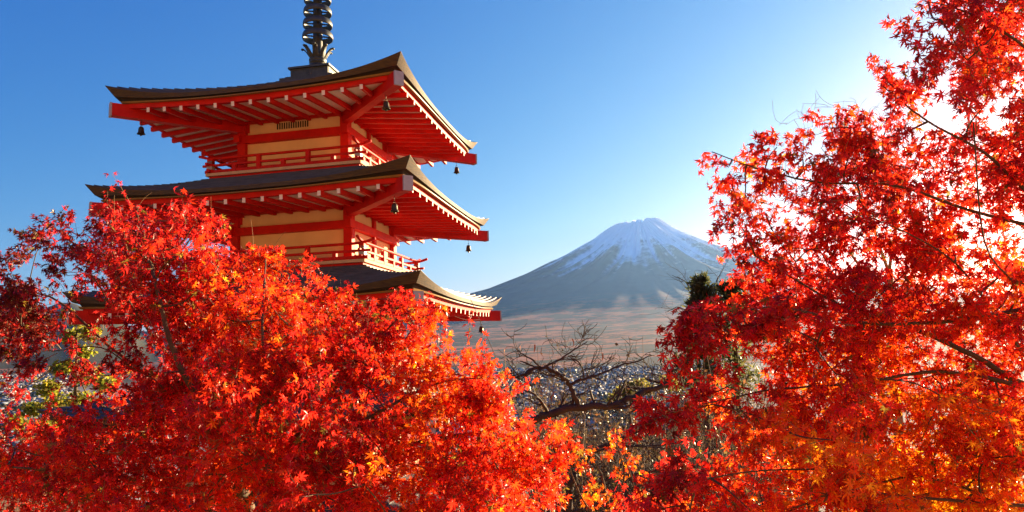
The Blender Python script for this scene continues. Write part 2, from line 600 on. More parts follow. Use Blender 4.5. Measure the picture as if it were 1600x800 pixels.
def build_roof(lv):
    a, w, rise, dz = A[lv], W[lv], RISE[lv], DZ[lv]
    zt = 14.33 + dz - rise                 # eave top edge at mid side
    top_h, top_z = (.72, 15.36) if lv == 5 else (W[lv + 1] + .66, 12.12 + DZ[lv + 1])
    us = np.sin(np.linspace(-1, 1, 33) * math.pi / 2 * .9) / math.sin(math.pi / 2 * .9)
    cv = lambda u: abs(u) ** 2.9

    def surf(u, v, lip=0.):
        h = a + (top_h - a) * v
        z = zt + rise * cv(u) * (1 - v) ** 1.6 + (top_z - zt) * (.80 * v + .20 * v * v) + lip
        return (u * h, -h, z)
    rows = 15 if lv < 5 else 17
    mb = MB()
    for k in range(4):
        fns = []
        for j in range(rows):       # overlapping courses: each course ends in a small lip
            v0, v1 = j / rows, (j + 1) / rows
            fns += [lambda u, v=v0: surf(u, v, .034), lambda u, v=v1: surf(u, v, .0)]
        V, F = side_strip(fns, us, k)
        mb.add(V, F)
    roof = mb.build('roof', pag, M['roof'])
    # eave edge, laid in bands with a recessed dark gap
    inset = lambda u: .0 + .24 * cv(u)
    thick = lambda u: .155 + .26 * abs(u) ** 4

    def ed(f, off=0.):
        def g(u):
            h = a - inset(u) * f - off
            return (u * h, -h, zt + rise * cv(u) + .036 - thick(u) * f)
        return g
    e = MB()
    for k in range(4):
        V, F = side_strip([ed(0), ed(.04, -.012), ed(.66, .0)], us, k)
        e.add(V, F, 0)
        V, F = side_strip([ed(.66, .0), ed(.66, .09), ed(.92, .09)], us, k)
        e.add(V, F, 1)
        V, F = side_strip([ed(.92, .09), ed(.92, .03), ed(1.06, .03), ed(1.06, .12)], us, k)
        e.add(V, F, 2)
    e.build('eave_edge', roof, M['edge'], M['gap'], M['goldline'])
    # red fascia board
    fb = MB()
    zf = lambda u: zt + rise * cv(u) + .036 - thick(u) * 1.06
    af = lambda u: a - .16 - .16 * cv(u)
    ft = .12
    for k in range(4):
        V, F = side_strip([lambda u: (u * af(u), -af(u), zf(u) + .02), lambda u: (u * (af(u) - .02), -(af(u) - .02), zf(u) - ft), lambda u: (u * (af(u) - .14), -(af(u) - .14), zf(u) - ft), lambda u: (u * (af(u) - .14), -(af(u) - .14), zf(u) + .02)], us, k)
        fb.add(V, F)
    fb.build('fascia', roof, M['red'])
    # white soffit boards between fascia and wall, slightly rising to the wall
    zw = 13.86 + dz
    sf = MB()

    def so_(v):
        def g(u):
            h = (af(u) - .1) * (1 - v) + w * v
            return (u * h, -h, (zf(u) - ft + .012) * (1 - v) + zw * v + (0 if v else 0))
        return g
    for k in range(4):
        V, F = side_strip([so_(0), so_(.25), so_(.5), so_(.75), so_(1)], us, k)
        sf.add(V, F)
    sf.build('soffit', roof, M['white'])
    # rafters: one mesh per position, shared by the four sides
    hw = .055
    nhalf = int((a - .75) / .49)
    for i in range(-nhalf, nhalf + 1):
        x = i * .49
        u = x / a
        yo = a - .155 - .16 * cv(u)
        yi = max(w + .02, abs(x) + .10)
        if yo - yi < .15:
            continue
        zo = zf(u) - ft - .058
        f = (yo - yi) / (yo - w)
        zi = zo + (zw - .06 - zo) * f
        b = MB()
        b.beam((x, -yi, zi), (x, -yo, zo), .085, .12, 0, 1)
        me = b.mesh('rafter', M['red'], M['white'])
        for k in range(4):
            q = link('rafter', me, roof)
            q.rotation_euler = (0, 0, k * math.pi / 2)
    # hip beams at the corners
    hb = MB()
    ho = a - .10
    zo = zt + rise - .61
    hb.beam((w * .9, -w * .9, 13.72 + dz), (ho, -ho, zo), .23, .34, 0, None)
    me = hb.mesh('hip_beam', M['red'])
    cb = MB()
    d = np.array([1, -1, (zo - 13.72 - dz) / (ho - w * .9)])
    d = d / np.linalg.norm(d)
    cb.beam(np.array((ho, -ho, zo)) - d * .02, np.array((ho, -ho, zo)) + d * .03, .245, .355)
    me2 = cb.mesh('beam_cap', M['cap'])
    for k in range(4):
        q = link('hip_beam', me, roof)
        q.rotation_euler = (0, 0, k * math.pi / 2)
        q = link('beam_cap', me2, roof)
        q.rotation_euler = (0, 0, k * math.pi / 2)
    # purlin: beam ring carrying the rafters half way
    return roof


def build_storey(lv):
    w, dz = W[lv], DZ[lv]
    zt, zb = 13.86 + dz, (12.2 + dz if lv > 1 else .9)
    core = MB()
    core.box(-w + .06, w - .06, -w + .06, w - .06, zb - .3, zt + .02)
    st = core.build('storey', pag, M['plaster'])
    col = MB()
    col.box(-.12, .12, -.12, .12, zb - .3, zt)
    cm = col.mesh('column', M['red'])
    for sx in (-1, 1):
        for sy in (-1, 1):
            link('column', cm, st, (sx * w, sy * w, 0))
    mc = MB()
    mc.box(-.08, .08, -.08, .08, zb - .3, zt)
    mm = mc.mesh('post', M['red'])
    for sx in (-1, 1):
        link('post', mm, st, (sx * (w - .015), .12, 0))
    for nm, z0, z1, pr in (('tie_beam', 13.22, 13.44, .155), ('head_beam', 13.80, 13.93, .145), ('foot_beam', 12.2, 12.36, .15)):
        if nm == 'foot_beam' and lv == 1:
            continue
        for k in range(4):
            e = w + (.28 if nm == 'tie_beam' and k in (1, 3) else .02 if k in (0, 2) else .16)
            bb = MB()
            z0_, z1_ = z0 + dz + (.004 if k % 2 else 0), z1 + dz + (.004 if k % 2 else 0)
            bb.box(-e, e, -w - pr, -w + .02, z0_, z1_)
            q = bb.build(nm, st, M['red'])
            q.rotation_euler = (0, 0, k * math.pi / 2)
    # plaster panels set between columns and beams
    for k in range(4):
        spans = [(-w + .12, w - .12)] if k in (0, 2) else [(-w + .12, (.12 if k == 1 else -.12) - .08), ((.12 if k == 1 else -.12) + .08, w - .12)]
        for x0, x1 in spans:
            for z0, z1 in ((13.44, 13.80), (12.36, 13.22)):
                b = MB()
                b.box(x0, x1, -w + .02, -w + .07, z0 + dz, z1 + dz)
                q = b.build('wall_panel', st, M['plaster'])
                q.rotation_euler = (0, 0, k * math.pi / 2)
    if lv == 5:
        for k in (0, 2):
            fr = MB()
            fr.box(-.54, .46, -w - .004, -w + .03, 13.555, 13.775)
            q = fr.build('vent_panel', st, M['plaster'])
            q.rotation_euler = (0, 0, k * math.pi / 2)
            sl = MB()
            sl.box(-.019, .019, -w - .012, -w + .01, 13.575, 13.755)
            sm = sl.mesh('vent_slot', M['vent'])
            for i in range(14):
                x = -.50 + i * .92 / 13
                q = link('vent_slot', sm, st, rotz((x, 0, 0), k))
                q.rotation_euler = (0, 0, k * math.pi / 2)


def build_balcony(lv):
    h, z = W[lv] + .72, 12.10 + DZ[lv]
    b = MB()
    b.box(-h + .07, h - .07, -h + .07, h - .07, z - .12, z + .085)
    bal = b.build('balcony', pag, M['red'])
    b = MB()
    b.box(-h, h, -h, h, z + .085, z + .165)
    b.build('deck', bal, M['deck'])
    zr = z + .165
    hr = h - .10
    for k in range(4):
        dzk = .006 * (k % 2)
        for nm, zz, t, ext in (('bottom_rail', zr + .06, .09, .16), ('middle_rail', zr + .235, .065, .24)):
            bb = MB()
            bb.beam((-hr - ext, -hr, zz + dzk), (hr + ext, -hr, zz + dzk), t, t, 0, None, .12)
            q = bb.build(nm, bal, M['red'])
            q.rotation_euler = (0, 0, k * math.pi / 2)
        xs = np.linspace(-1, 1, 25)
        P = [(x * (hr + .36), -hr, zr + .43 + dzk * 6 + .10 * max(0, (abs(x) - .78) / .22) ** 2) for x in xs]
        bb = MB()
        bb.tube(P, .04, 8)
        q = bb.build('top_rail', bal, M['red'])
        q.rotation_euler = (0, 0, k * math.pi / 2)
        for i in range(7):
            x = -hr + i * 2 * hr / 6
            if i == 6:
                continue
            bb = MB()
            c = .055 if i else .075
            bb.box(x - c, x + c, -hr - c, -hr + c, zr + .01, zr + (.41 if i % 2 == 0 else .22))
            q = bb.build('rail_post', bal, M['red'])
            q.rotation_euler = (0, 0, k * math.pi / 2)
        # metal block where the rails cross at the corner
        bb = MB()
        bb.box(-hr - .085, -hr + .085, -hr - .085, -hr + .085, zr + .11, zr + .20)
        bb.box(-hr - .075, -hr + .075, -hr - .075, -hr + .075, zr + .275, zr + .36)
        q = bb.build('corner_block', bal, M['cap'])
        q.rotation_euler = (0, 0, k * math.pi / 2)


for lv in (5, 4, 3, 2, 1):
    build_roof(lv)
    build_storey(lv)
    if lv > 1:
        build_balcony(lv)
b = MB()
b.box(-3.3, 3.3, -3.3, 3.3, 0, .5)
b.box(-3.0, 3.0, -3.0, 3.0, .5, .9)
b.build('plinth', pag, M['stone'])


def build_spire():
    b = MB()
    b.box(-.84, .84, -.84, .84, 15.26, 15.40)
    b.box(-.72, .72, -.72, .72, 15.40, 15.47)
    b.box(-.60, .60, -.60, .60, 15.47, 15.74)
    b.box(-.66, .66, -.66, .66, 15.74, 15.80)
    sp = b.build('spire', pag, M['bronze'])
    # panels in the box sides
    for k in range(4):
        for x0, x1 in ((-.56, -.03), (.03, .56)):
            p = MB()
            p.box(x0, x1, -.612, -.59, 15.70, 15.735)
            p.box(x0, x1, -.612, -.59, 15.475, 15.51)
            p.box(x0, x0 + .04, -.612, -.59, 15.51, 15.70)
            p.box(x1 - .04, x1, -.612, -.59, 15.51, 15.70)
            q = p.build('panel_frame', sp, M['bronze'])
            q.rotation_euler = (0, 0, k * math.pi / 2)
    d = MB()
    d.lathe([(.37, 15.80), (.36, 15.90), (.31, 15.99), (.22, 16.05), (.21, 16.08), (.26, 16.10), (.26, 16.13), (.23, 16.15), (.27, 16.18), (.27, 16.21), (.22, 16.24), (.24, 16.30), (.20, 16.36), (.001, 16.38)], 24)
    d.build('inverted_bowl', sp, M['bronze'])
    for i in range(8):
        p = MB()
        prof = [(.19, 16.22), (.26, 16.30), (.33, 16.42), (.40, 16.52), (.46, 16.57), (.50, 16.545)]
        wd = [.085, .10, .08, .07, .075, .03]
        V = []
        for (r_, z), wq in zip(prof, wd):
            for s, dr in ((-1, 0), (1, 0), (1, -.035), (-1, -.035)):
                V.append((r_ + dr, s * wq, z))
        F = [(j * 4 + c, j * 4 + (c + 1) % 4, j * 4 + 4 + (c + 1) % 4, j * 4 + 4 + c) for j in range(5) for c in range(4)] + [(20, 21, 22, 23)]
        p.add(V, F, 0, True)
        p.lathe([(.001, -.045), (.045, -.02), (.045, .02), (.001, .045)], 8, (.47, 0, 16.565))
        q = p.build('petal', sp, M['bronze'])
        q.rotation_euler = (0, 0, i * math.pi / 4 + .2)
    s = MB()
    s.lathe([(.15, 16.2), (.14, 17.5), (.12, 19.2), (.10, 20.6), (.06, 22.1), (.001, 22.15)], 16)
    s.build('shaft', sp, M['bronze'])
    for i in range(9):
        z = 16.98 + i * .405
        r_ = .465 - .018 * i
        g = MB()
        # band ring: outer wall, rounded lips, inner wall
        pf = [(r_ - .025, -.10), (r_ - .005, -.10), (r_ + .005, -.05), (r_, .03), (r_ - .025, .09), (r_ - .045, .095), (r_ - .05, .08), (r_ - .025, .02), (r_ - .02, -.05), (r_ - .025, -.10)]
        g.lathe([(a_, z + b_) for a_, b_ in pf], 36)
        q = g.build('ring', sp, M['bronze'])
        sk = MB()
        for k in range(4):
            an = k * math.pi / 2 + .45
            c_, s_ = math.cos(an), math.sin(an)
            sk.beam((c_ * .12, s_ * .12, z), (c_ * (r_ - .04), s_ * (r_ - .04), z), .055, .03)
        sk.build('ring_spokes', sp, M['bronze'])
    t = MB()
    t.lathe([(.06, 20.72), (.18, 20.8), (.10, 20.95), (.07, 21.4), (.14, 21.52), (.17, 21.62), (.10, 21.74), (.07, 21.8), (.13, 21.9), (.14, 22.0), (.07, 22.14), (.001, 22.3)], 16)
    t.build('finial', sp, M['bronze'])


build_spire()

# wind bells: each hangs from its own corner of a roof
bell_body = MB().lathe([(.001, .0), (.05, -.005), (.075, -.03), (.085, -.09), (.092, -.17), (.115, -.225), (.13, -.24), (.118, -.24), (.08, -.17), (.07, -.04), (.001, -.02)], 18).mesh('bell_body', M['bell'])
bb = MB()
th = np.linspace(0, 2 * math.pi, 13)
bb.tube(np.stack([.03 * np.cos(th), 0 * th, .03 + .03 * np.sin(th)], 1), .009, 6)
bb.tube([(0, 0, .05), (0, 0, .22)], .008, 5)
bell_hook = bb.mesh('hook', M['bell'])
bb = MB()
bb.tube([(0, 0, -.05), (0, 0, -.23)], .007, 5)
bb.box(-.035, .035, -.006, .006, -.30, -.23)
bell_tongue = bb.mesh('clapper', M['bell'])
CORNER = {'left': (-1, -1), 'near': (1, -1), 'right': (1, 1)}
ROOFN = {5: 'top', 4: 'second highest', 3: 'third highest', 2: 'fourth highest'}
for lv in (5, 4, 3):
    for cn, (sx, sy) in CORNER.items():
        if lv == 3 and cn != 'right':
            continue
        h = A[lv] - .62
        zh = 13.72 + DZ[lv] + ((14.33 - .61) - 13.72) * .8 - .17
        p = PM @ Vector((sx * h, sy * h, zh - .18))
        e = empty('wind_bell', p, PHI + random.uniform(-.5, .5))
        e.scale = (.84, .84, .84)
        for nm, me in (('bell_body', bell_body), ('hook', bell_hook), ('clapper', bell_tongue)):
            link(nm, me, e)
        tag(e, 'small dark bronze wind bell under the %s corner of the %s pagoda roof' % ({'left': 'far left', 'near': 'middle', 'right': 'far right'}[cn], ROOFN[lv]), 'bell', 'wind bells at the roof corners')


# ------------------------------------------------------------------ maples
def leaf_shape():
    """seven lobed palmate leaf, stalk at the origin, tip along +x, unit width about 1"""
    ang = np.array([-128, -84, -42, 0, 42, 84, 128])
    ln = np.array([.34, .50, .60, .66, .60, .50, .34])
    V = [(0, 0, 0)]
    out = [(-.02, -.03)]
    for i in range(7):
        a_ = R(ang[i])
        for da, f in ((-9, .60), (0, 1.), (9, .60)):
            q = a_ + R(da)
            out.append((f * ln[i] * math.cos(q), f * ln[i] * math.sin(q)))
        if i < 6:
            q = R((ang[i] + ang[i + 1]) / 2)
            out.append((.17 * math.cos(q), .17 * math.sin(q)))
    out.append((-.02, .03))
    for x, y in out:
        r_ = math.hypot(x, y)
        V.append((x, y, -.30 * r_ * r_ + .03 * math.sin(5 * math.atan2(y, x))))
    n = len(out)
    F = [(0, 1 + i, 1 + (i + 1) % n) for i in range(n)]
    return np.array(V), np.array(F)


LV, LF = leaf_shape()


def unit(v):
    return v / (np.linalg.norm(v, axis=-1, keepdims=True) + 1e-12)


def in_poly(p, poly):
    x, y = p
    c = False
    n = len(poly)
    for i in range(n):
        x0, y0 = poly[i]
        x1, y1 = poly[(i + 1) % n]
        if (y0 > y) != (y1 > y) and x < (x1 - x0) * (y - y0) / (y1 - y0) + x0:
            c = not c
    return c


def project(P):
    d = (P - CAM) @ FW
    return 800 + FPX * ((P - CAM) @ RT) / d, 400 - FPX * ((P - CAM) @ UP) / d, d


def twig_tubes(segs):
    """many thin 3-sided tapered tubes at once: segs = list of (P(k,3), r0, r1)"""
    VV, FF, o = [], [], 0
    for P, r0, r1 in segs:
        V, F = tube_arrays(P, np.linspace(r0, r1, len(P)), 3, False)
        VV.append(V)
        FF += [tuple(i + o for i in f) for f in F]
        o += len(V)
    return np.vstack(VV), np.array(FF)


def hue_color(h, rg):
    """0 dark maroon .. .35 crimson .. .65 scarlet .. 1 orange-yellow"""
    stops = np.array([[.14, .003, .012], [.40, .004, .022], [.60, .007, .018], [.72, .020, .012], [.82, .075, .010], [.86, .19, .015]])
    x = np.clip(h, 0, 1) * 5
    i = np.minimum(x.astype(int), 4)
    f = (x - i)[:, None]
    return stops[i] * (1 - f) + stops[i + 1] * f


def maple(name, label, base, trunk, limbs, pads, size, hue, seed, grow, n_twig=(8, 12), singles=300, nodes=(5, 8), shoots=()):
    """trunk/limbs: lists of (points, r0, r1); pads: (centre, radius vector) clouds of leafy twigs"""
    rg = np.random.default_rng(seed)
    root = empty(name, base)
    tag(root, label, 'tree')
    B = np.array(base)
    limb_pts = []
    limb_id = []
    paths = []
    for i, (P, r0, r1) in enumerate([trunk] + limbs):
        Q = smooth_path(P, 6)
        Q[1:-1] += rg.normal(size=(len(Q) - 2, 3)) * r1 * .35
        paths.append((Q, np.linspace(r0, r1, len(Q))))
        limb_pts.append(Q)
        limb_id += [i] * len(Q)
    LP = np.vstack(limb_pts)
    limb_id = np.array(limb_id)
    mbs = [MB() for _ in paths]
    for mb, (Q, rr) in zip(mbs, paths):
        mb.tube(Q - B, rr, 9 if rr[0] > .03 else 7)
    C, Xd, Nd, Sz = [], [], [], []
    twigs = []
    ctr = np.mean([p[0] for p in pads], axis=0)
    dl = [np.min(np.linalg.norm(LP - p[0], axis=1)) for p in pads]
    nodes_p, nodes_l = LP.copy(), limb_id.copy()
    rref = np.median([p[1].max() for p in pads])
    for q in np.argsort(dl):
        pc, pr = pads[q]
        j = np.argmin(np.linalg.norm(nodes_p - pc, axis=1) + .3 * np.clip(nodes_p[:, 2] - pc[2], 0, 9))
        st = nodes_p[j]
        mid = (st + pc) / 2 + rg.normal(size=3) * .08 * np.linalg.norm(pc - st)
        bp = smooth_path([st, mid, pc], 4)
        mbs[nodes_l[j]].tube(bp - B, np.linspace(.0065 if j < len(LP) else .0045, .003, len(bp)), 5)
        nodes_p = np.vstack([nodes_p, bp[4:]])
        nodes_l = np.concatenate([nodes_l, [nodes_l[j]] * len(bp[4:])])
        gdir = unit(pc - st + grow(pc))
        for _ in range(max(2, int(rg.integers(*n_twig) * min(1.3, (pr.max() / rref) ** 1.6)))):
            p0 = pc + rg.normal(size=3) * pr * .5
            d = unit(gdir * .8 + rg.normal(size=3) * .65 + np.array([0, 0, .12]))
            ln = max(.13, rg.uniform(.7, 1.25) * pr.max() * .85)
            k = rg.integers(*nodes)
            ts = np.linspace(0, 1, 5)[:, None]
            bend = rg.normal(size=3) * .12 * ln
            P = p0 + d * ln * ts + bend * ts * ts - np.array([0, 0, .10 * ln]) * ts ** 2
            twigs.append((np.vstack([bp[-2][None] * .5 + p0 * .5, P]) - B, .0022, .0011))
            tl = np.linspace(.15, 1, k)
            for q in tl:
                pp = p0 + d * ln * q + bend * q * q - np.array([0, 0, .10 * ln]) * q * q
                sd = unit(np.cross(d, rg.normal(size=3)))
                for s in (1, -1):
                    td = unit(d * .45 + sd * s * .75 + np.array([0, 0, -.85]) + rg.normal(size=3) * .34)
                    lp = pp + unit(d * .3 + sd * s) * rg.uniform(.012, .035)
                    nn = unit(rg.normal(size=3) * .75 + SUN * (1.0 if rg.random() < .5 else -1.0) * .9 + np.array([0, 0, .55]))
                    C.append(lp)
                    Xd.append(td)
                    Nd.append(nn)
                    Sz.append(size * rg.uniform(.68, 1.22))
    for p in shoots:      # bare leaders standing out of the crown
        ts = np.linspace(0, 1, 6)[:, None]
        up_ = np.array([rg.normal() * .22, rg.normal() * .2, 1.]) * rg.uniform(.08, .2)
        twigs.append((p + up_ * ts + rg.normal(size=3) * .03 * ts ** 2 - B, .0015, .0007))
    C, Xd, Nd, Sz = map(np.array, (C, Xd, Nd, Sz))
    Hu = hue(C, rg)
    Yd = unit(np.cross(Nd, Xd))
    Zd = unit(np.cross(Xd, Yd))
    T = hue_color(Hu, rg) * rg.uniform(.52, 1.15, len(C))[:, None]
    dry = rg.random(len(C)) < .035
    T[dry] = np.array([.16, .055, .025]) * rg.uniform(.7, 1.4, (dry.sum(), 1))
    # the leaves that show largest become single objects
    px, py, dp = project(C)
    area = Sz ** 2 * np.abs(np.sum(Zd * unit(C - CAM), axis=1)) / dp ** 2
    cell = {}
    inside = (px > 0) & (px < 1600) & (py > 0) & (py < 800)
    for i in np.argsort(dp):
        if inside[i]:
            cell.setdefault((int(px[i] // 9), int(py[i] // 9)), i)
    front = np.array(list(cell.values()))
    one = front[np.argsort(-area[front])][:singles]
    mask = np.ones(len(C), bool)
    mask[one] = False
    me1 = arr_mesh('leaf', LV, LF, [M['leafone']])
    for i in one:
        o = link('leaf', me1, root)
        X, Y, Z = Xd[i] * Sz[i], Yd[i] * Sz[i], Zd[i] * Sz[i]
        p = C[i] - B
        o.matrix_basis = Matrix(((X[0], Y[0], Z[0], p[0]), (X[1], Y[1], Z[1], p[1]), (X[2], Y[2], Z[2], p[2]), (0, 0, 0, 1)))
        o.color = (*T[i], 1)
    I = np.where(mask)[0]
    V = C[I][:, None] - B + Sz[I][:, None, None] * (LV[None, :, 0:1] * Xd[I][:, None] + LV[None, :, 1:2] * Yd[I][:, None] + LV[None, :, 2:3] * (Zd[I] * rg.uniform(.2, 2.4, (len(I), 1)))[:, None])
    # curl: both halves fold along the midrib, and each leaf has its own width
    V = V - (Zd[I] * Sz[I][:, None] * rg.uniform(-.15, .75, (len(I), 1)))[:, None] * np.abs(LV[None, :, 1:2])
    V = V - (Yd[I] * Sz[I][:, None] * rg.uniform(-.1, .32, (len(I), 1)))[:, None] * LV[None, :, 1:2]
    V = V + rg.normal(size=V.shape) * (.028 * Sz[I])[:, None, None]
    F = LF[None] + (np.arange(len(I)) * len(LV))[:, None, None]
    tint = np.repeat(T[I], len(LV), axis=0)
    tag(link('crown', arr_mesh('crown', V.reshape(-1, 3), F.reshape(-1, 3), [M['leaf']], tint=tint), root), kind='stuff')
    V, F = twig_tubes(twigs)
    tag(link('twigs', arr_mesh('twigs', V, F, [M['twig']], smooth=True), root), kind='stuff')
    for i, mb in enumerate(mbs):
        mb.build('trunk' if i == 0 else 'branch', root, M['bark'])
    print(name, 'leaves', len(C))
    return root


def scatter(poly, holes, n, rg, rpx, dfun, mind=.55, thin=None):
    """leafy pads spread through a crown whose outline is poly"""
    xs = [p[0] for p in poly]
    ys = [p[1] for p in poly]
    out, tries = [], 0
    while len(out) < n and tries < n * 40:
        tries += 1
        p = (rg.uniform(min(xs), max(xs)), rg.uniform(min(ys), max(ys)))
        if not in_poly(p, poly) or any(in_poly(p, h) for h in holes):
            continue
        if thin and rg.random() > thin(*p):
            continue
        rp = rpx * rg.uniform(.4, 1.25)
        if any(in_poly((p[0] + .6 * rp * math.cos(q), p[1] + .6 * rp * math.sin(q)), h) for q in np.arange(6) * math.pi / 3 for h in holes):
            continue
        if any(not in_poly((p[0] + .9 * rp * math.cos(q), p[1] + .9 * rp * math.sin(q)), poly) for q in np.arange(6) * math.pi / 3 + .5):
            continue
        d = dfun(p[0], p[1], rg)
        c = at(p[0], p[1], d)
        r_ = rp * d / FPX
        out.append((c, np.array([r_, r_ * 1.0, r_ * .75])))
    return out


def gz(x, y):
    return float(ground_z(x, y))


# --- the maple in front of the pagoda
rgA = np.random.default_rng(21)
polyA = [(-60, 430), (5, 440), (20, 375), (60, 345), (150, 345), (185, 330), (212, 305), (240, 335), (290, 322), (325, 318), (340, 352), (385, 385), (430, 375), (455, 405), (520, 428), (562, 462), (605, 472), (640, 452), (672, 482), (690, 535), (742, 548), (792, 562), (803, 600), (832, 642), (852, 672), (892, 692), (902, 742), (882, 790), (850, 900), (-60, 900)]
holesA = [[(-60, 555), (45, 535), (60, 600), (150, 500), (190, 560), (180, 640), (60, 655), (-60, 665)], [(72, 448), (148, 452), (152, 488), (85, 498)]]


def depthA(x, y, rg):
    c = 5.0 - .5 * math.cos((x - 420) / 420 * 1.3) + (600 - y) * .0012
    return c + rg.normal() * .45


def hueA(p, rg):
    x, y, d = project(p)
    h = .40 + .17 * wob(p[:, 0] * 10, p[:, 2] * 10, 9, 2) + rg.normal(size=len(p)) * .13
    return h + .05 * smooth(430, 800, x) + .10 * smooth(250, 420, x) - .36 * smooth(280, 70, x) * smooth(680, 560, y)  # left crown maroon: leaf colour, with some shade painted into the hue


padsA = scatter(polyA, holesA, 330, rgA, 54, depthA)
# upright shoots that break the outline
for x, y, d, r_ in ((213, 318, 4.9, 26), (60, 360, 5.2, 30), (95, 348, 5.2, 28), (36, 385, 5.2, 22), (310, 325, 4.8, 30), (425, 385, 4.7, 28), (180, 355, 5., 34), (640, 470, 4.6, 30), (655, 500, 4.6, 30), (720, 560, 4.5, 26), (780, 585, 4.5, 26), (20, 455, 5.3, 40), (0, 500, 5.3, 40), (20, 530, 5.3, 34), (120, 385, 5.1, 32), (60, 500, 5.2, 26), (150, 500, 5.2, 22), (110, 535, 5.2, 22), (70, 560, 5.2, 20), (180, 560, 5.1, 26), (30, 585, 5.1, 18), (150, 560, 5.2, 22), (125, 575, 5.1, 28), (165, 610, 5.2, 30), (840, 705, 4.4, 30), (870, 730, 4.3, 26), (530, 440, 4.6, 26), (700, 560, 4.5, 34), (730, 580, 4.4, 36), (690, 600, 4.4, 40), (750, 600, 4.4, 36), (720, 625, 4.4, 40), (770, 640, 4.4, 36), (670, 560, 4.5, 34), (610, 720, 4.3, 44), (640, 740, 4.3, 44), (600, 760, 4.3, 44), (650, 700, 4.3, 40), (780, 605, 4.4, 30), (760, 620, 4.4, 34), (420, 760, 4.3, 40), (385, 740, 4.4, 36)):
    padsA.append((at(x - (20 if x > 800 else 0), y + 26, d), np.array([1, 1, .8]) * r_ * d / FPX))
tbase = at(390, 980, 5.0)
tbase[2] = gz(tbase[0], tbase[1]) - .1


def pl(d, *pts):
    return [at(x, y, dd) for x, y, dd in ((p if len(p) == 3 else (*p, d)) for p in pts)]


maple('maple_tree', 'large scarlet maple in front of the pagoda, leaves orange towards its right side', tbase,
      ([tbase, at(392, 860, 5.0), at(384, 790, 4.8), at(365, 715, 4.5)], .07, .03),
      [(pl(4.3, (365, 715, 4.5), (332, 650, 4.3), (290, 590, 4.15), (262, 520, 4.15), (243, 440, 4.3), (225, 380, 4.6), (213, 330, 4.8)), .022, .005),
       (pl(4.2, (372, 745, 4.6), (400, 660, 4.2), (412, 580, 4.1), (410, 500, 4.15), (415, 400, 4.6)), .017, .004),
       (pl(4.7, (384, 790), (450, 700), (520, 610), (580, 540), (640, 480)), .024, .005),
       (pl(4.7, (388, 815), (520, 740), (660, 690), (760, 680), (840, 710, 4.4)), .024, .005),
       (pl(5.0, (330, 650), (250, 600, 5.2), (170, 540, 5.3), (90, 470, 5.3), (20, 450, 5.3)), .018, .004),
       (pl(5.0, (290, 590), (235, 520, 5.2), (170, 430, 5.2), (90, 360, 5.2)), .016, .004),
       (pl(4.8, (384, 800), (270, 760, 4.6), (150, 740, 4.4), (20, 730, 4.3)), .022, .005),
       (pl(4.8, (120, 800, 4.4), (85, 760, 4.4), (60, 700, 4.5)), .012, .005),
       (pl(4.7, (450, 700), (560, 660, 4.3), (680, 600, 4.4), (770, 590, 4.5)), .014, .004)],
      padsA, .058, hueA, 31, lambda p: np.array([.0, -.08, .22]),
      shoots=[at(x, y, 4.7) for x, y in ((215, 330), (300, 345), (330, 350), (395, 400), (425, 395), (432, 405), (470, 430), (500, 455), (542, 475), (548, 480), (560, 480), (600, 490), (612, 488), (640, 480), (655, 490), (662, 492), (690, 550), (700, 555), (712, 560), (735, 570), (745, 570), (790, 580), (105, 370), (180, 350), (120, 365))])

# --- the maple leaning in from the right
rgB = np.random.default_rng(22)
polyB = [(1700, -80), (1440, -80), (1435, 45), (1455, 70), (1490, 105), (1440, 125), (1365, 108), (1345, 130), (1300, 180), (1270, 185), (1225, 215), (1190, 205), (1110, 240), (1150, 275), (1118, 320), (1125, 350), (1150, 375), (1128, 398), (1150, 450), (1120, 478), (1060, 496), (1042, 545), (1070, 562), (1130, 548), (1240, 562), (1180, 588), (1090, 600), (1060, 608), (1030, 625), (985, 655), (1030, 668), (1075, 660), (1170, 668), (1130, 700), (1050, 722), (1020, 760), (990, 810), (990, 900), (1700, 900)]
holesB = [[(1330, 395), (1400, 395), (1395, 425), (1335, 420)], [(1090, 560), (1180, 540), (1170, 590), (1080, 600)]]


def depthB(x, y, rg):
    c = 3.9 + .5 * math.cos((x - 1500) / 300)
    return max(2.5, c + rg.normal() * .5)


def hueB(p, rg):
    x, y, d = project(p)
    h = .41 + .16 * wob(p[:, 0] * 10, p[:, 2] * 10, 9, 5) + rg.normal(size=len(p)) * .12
    return h + .36 * smooth(470, 720, y) * smooth(1080, 1300, x) + .10 * smooth(3.4, 4.6, d) - .10 * smooth(1180, 1060, x)  # orange low and deep, crimson in front: backlight and shade put in the tint


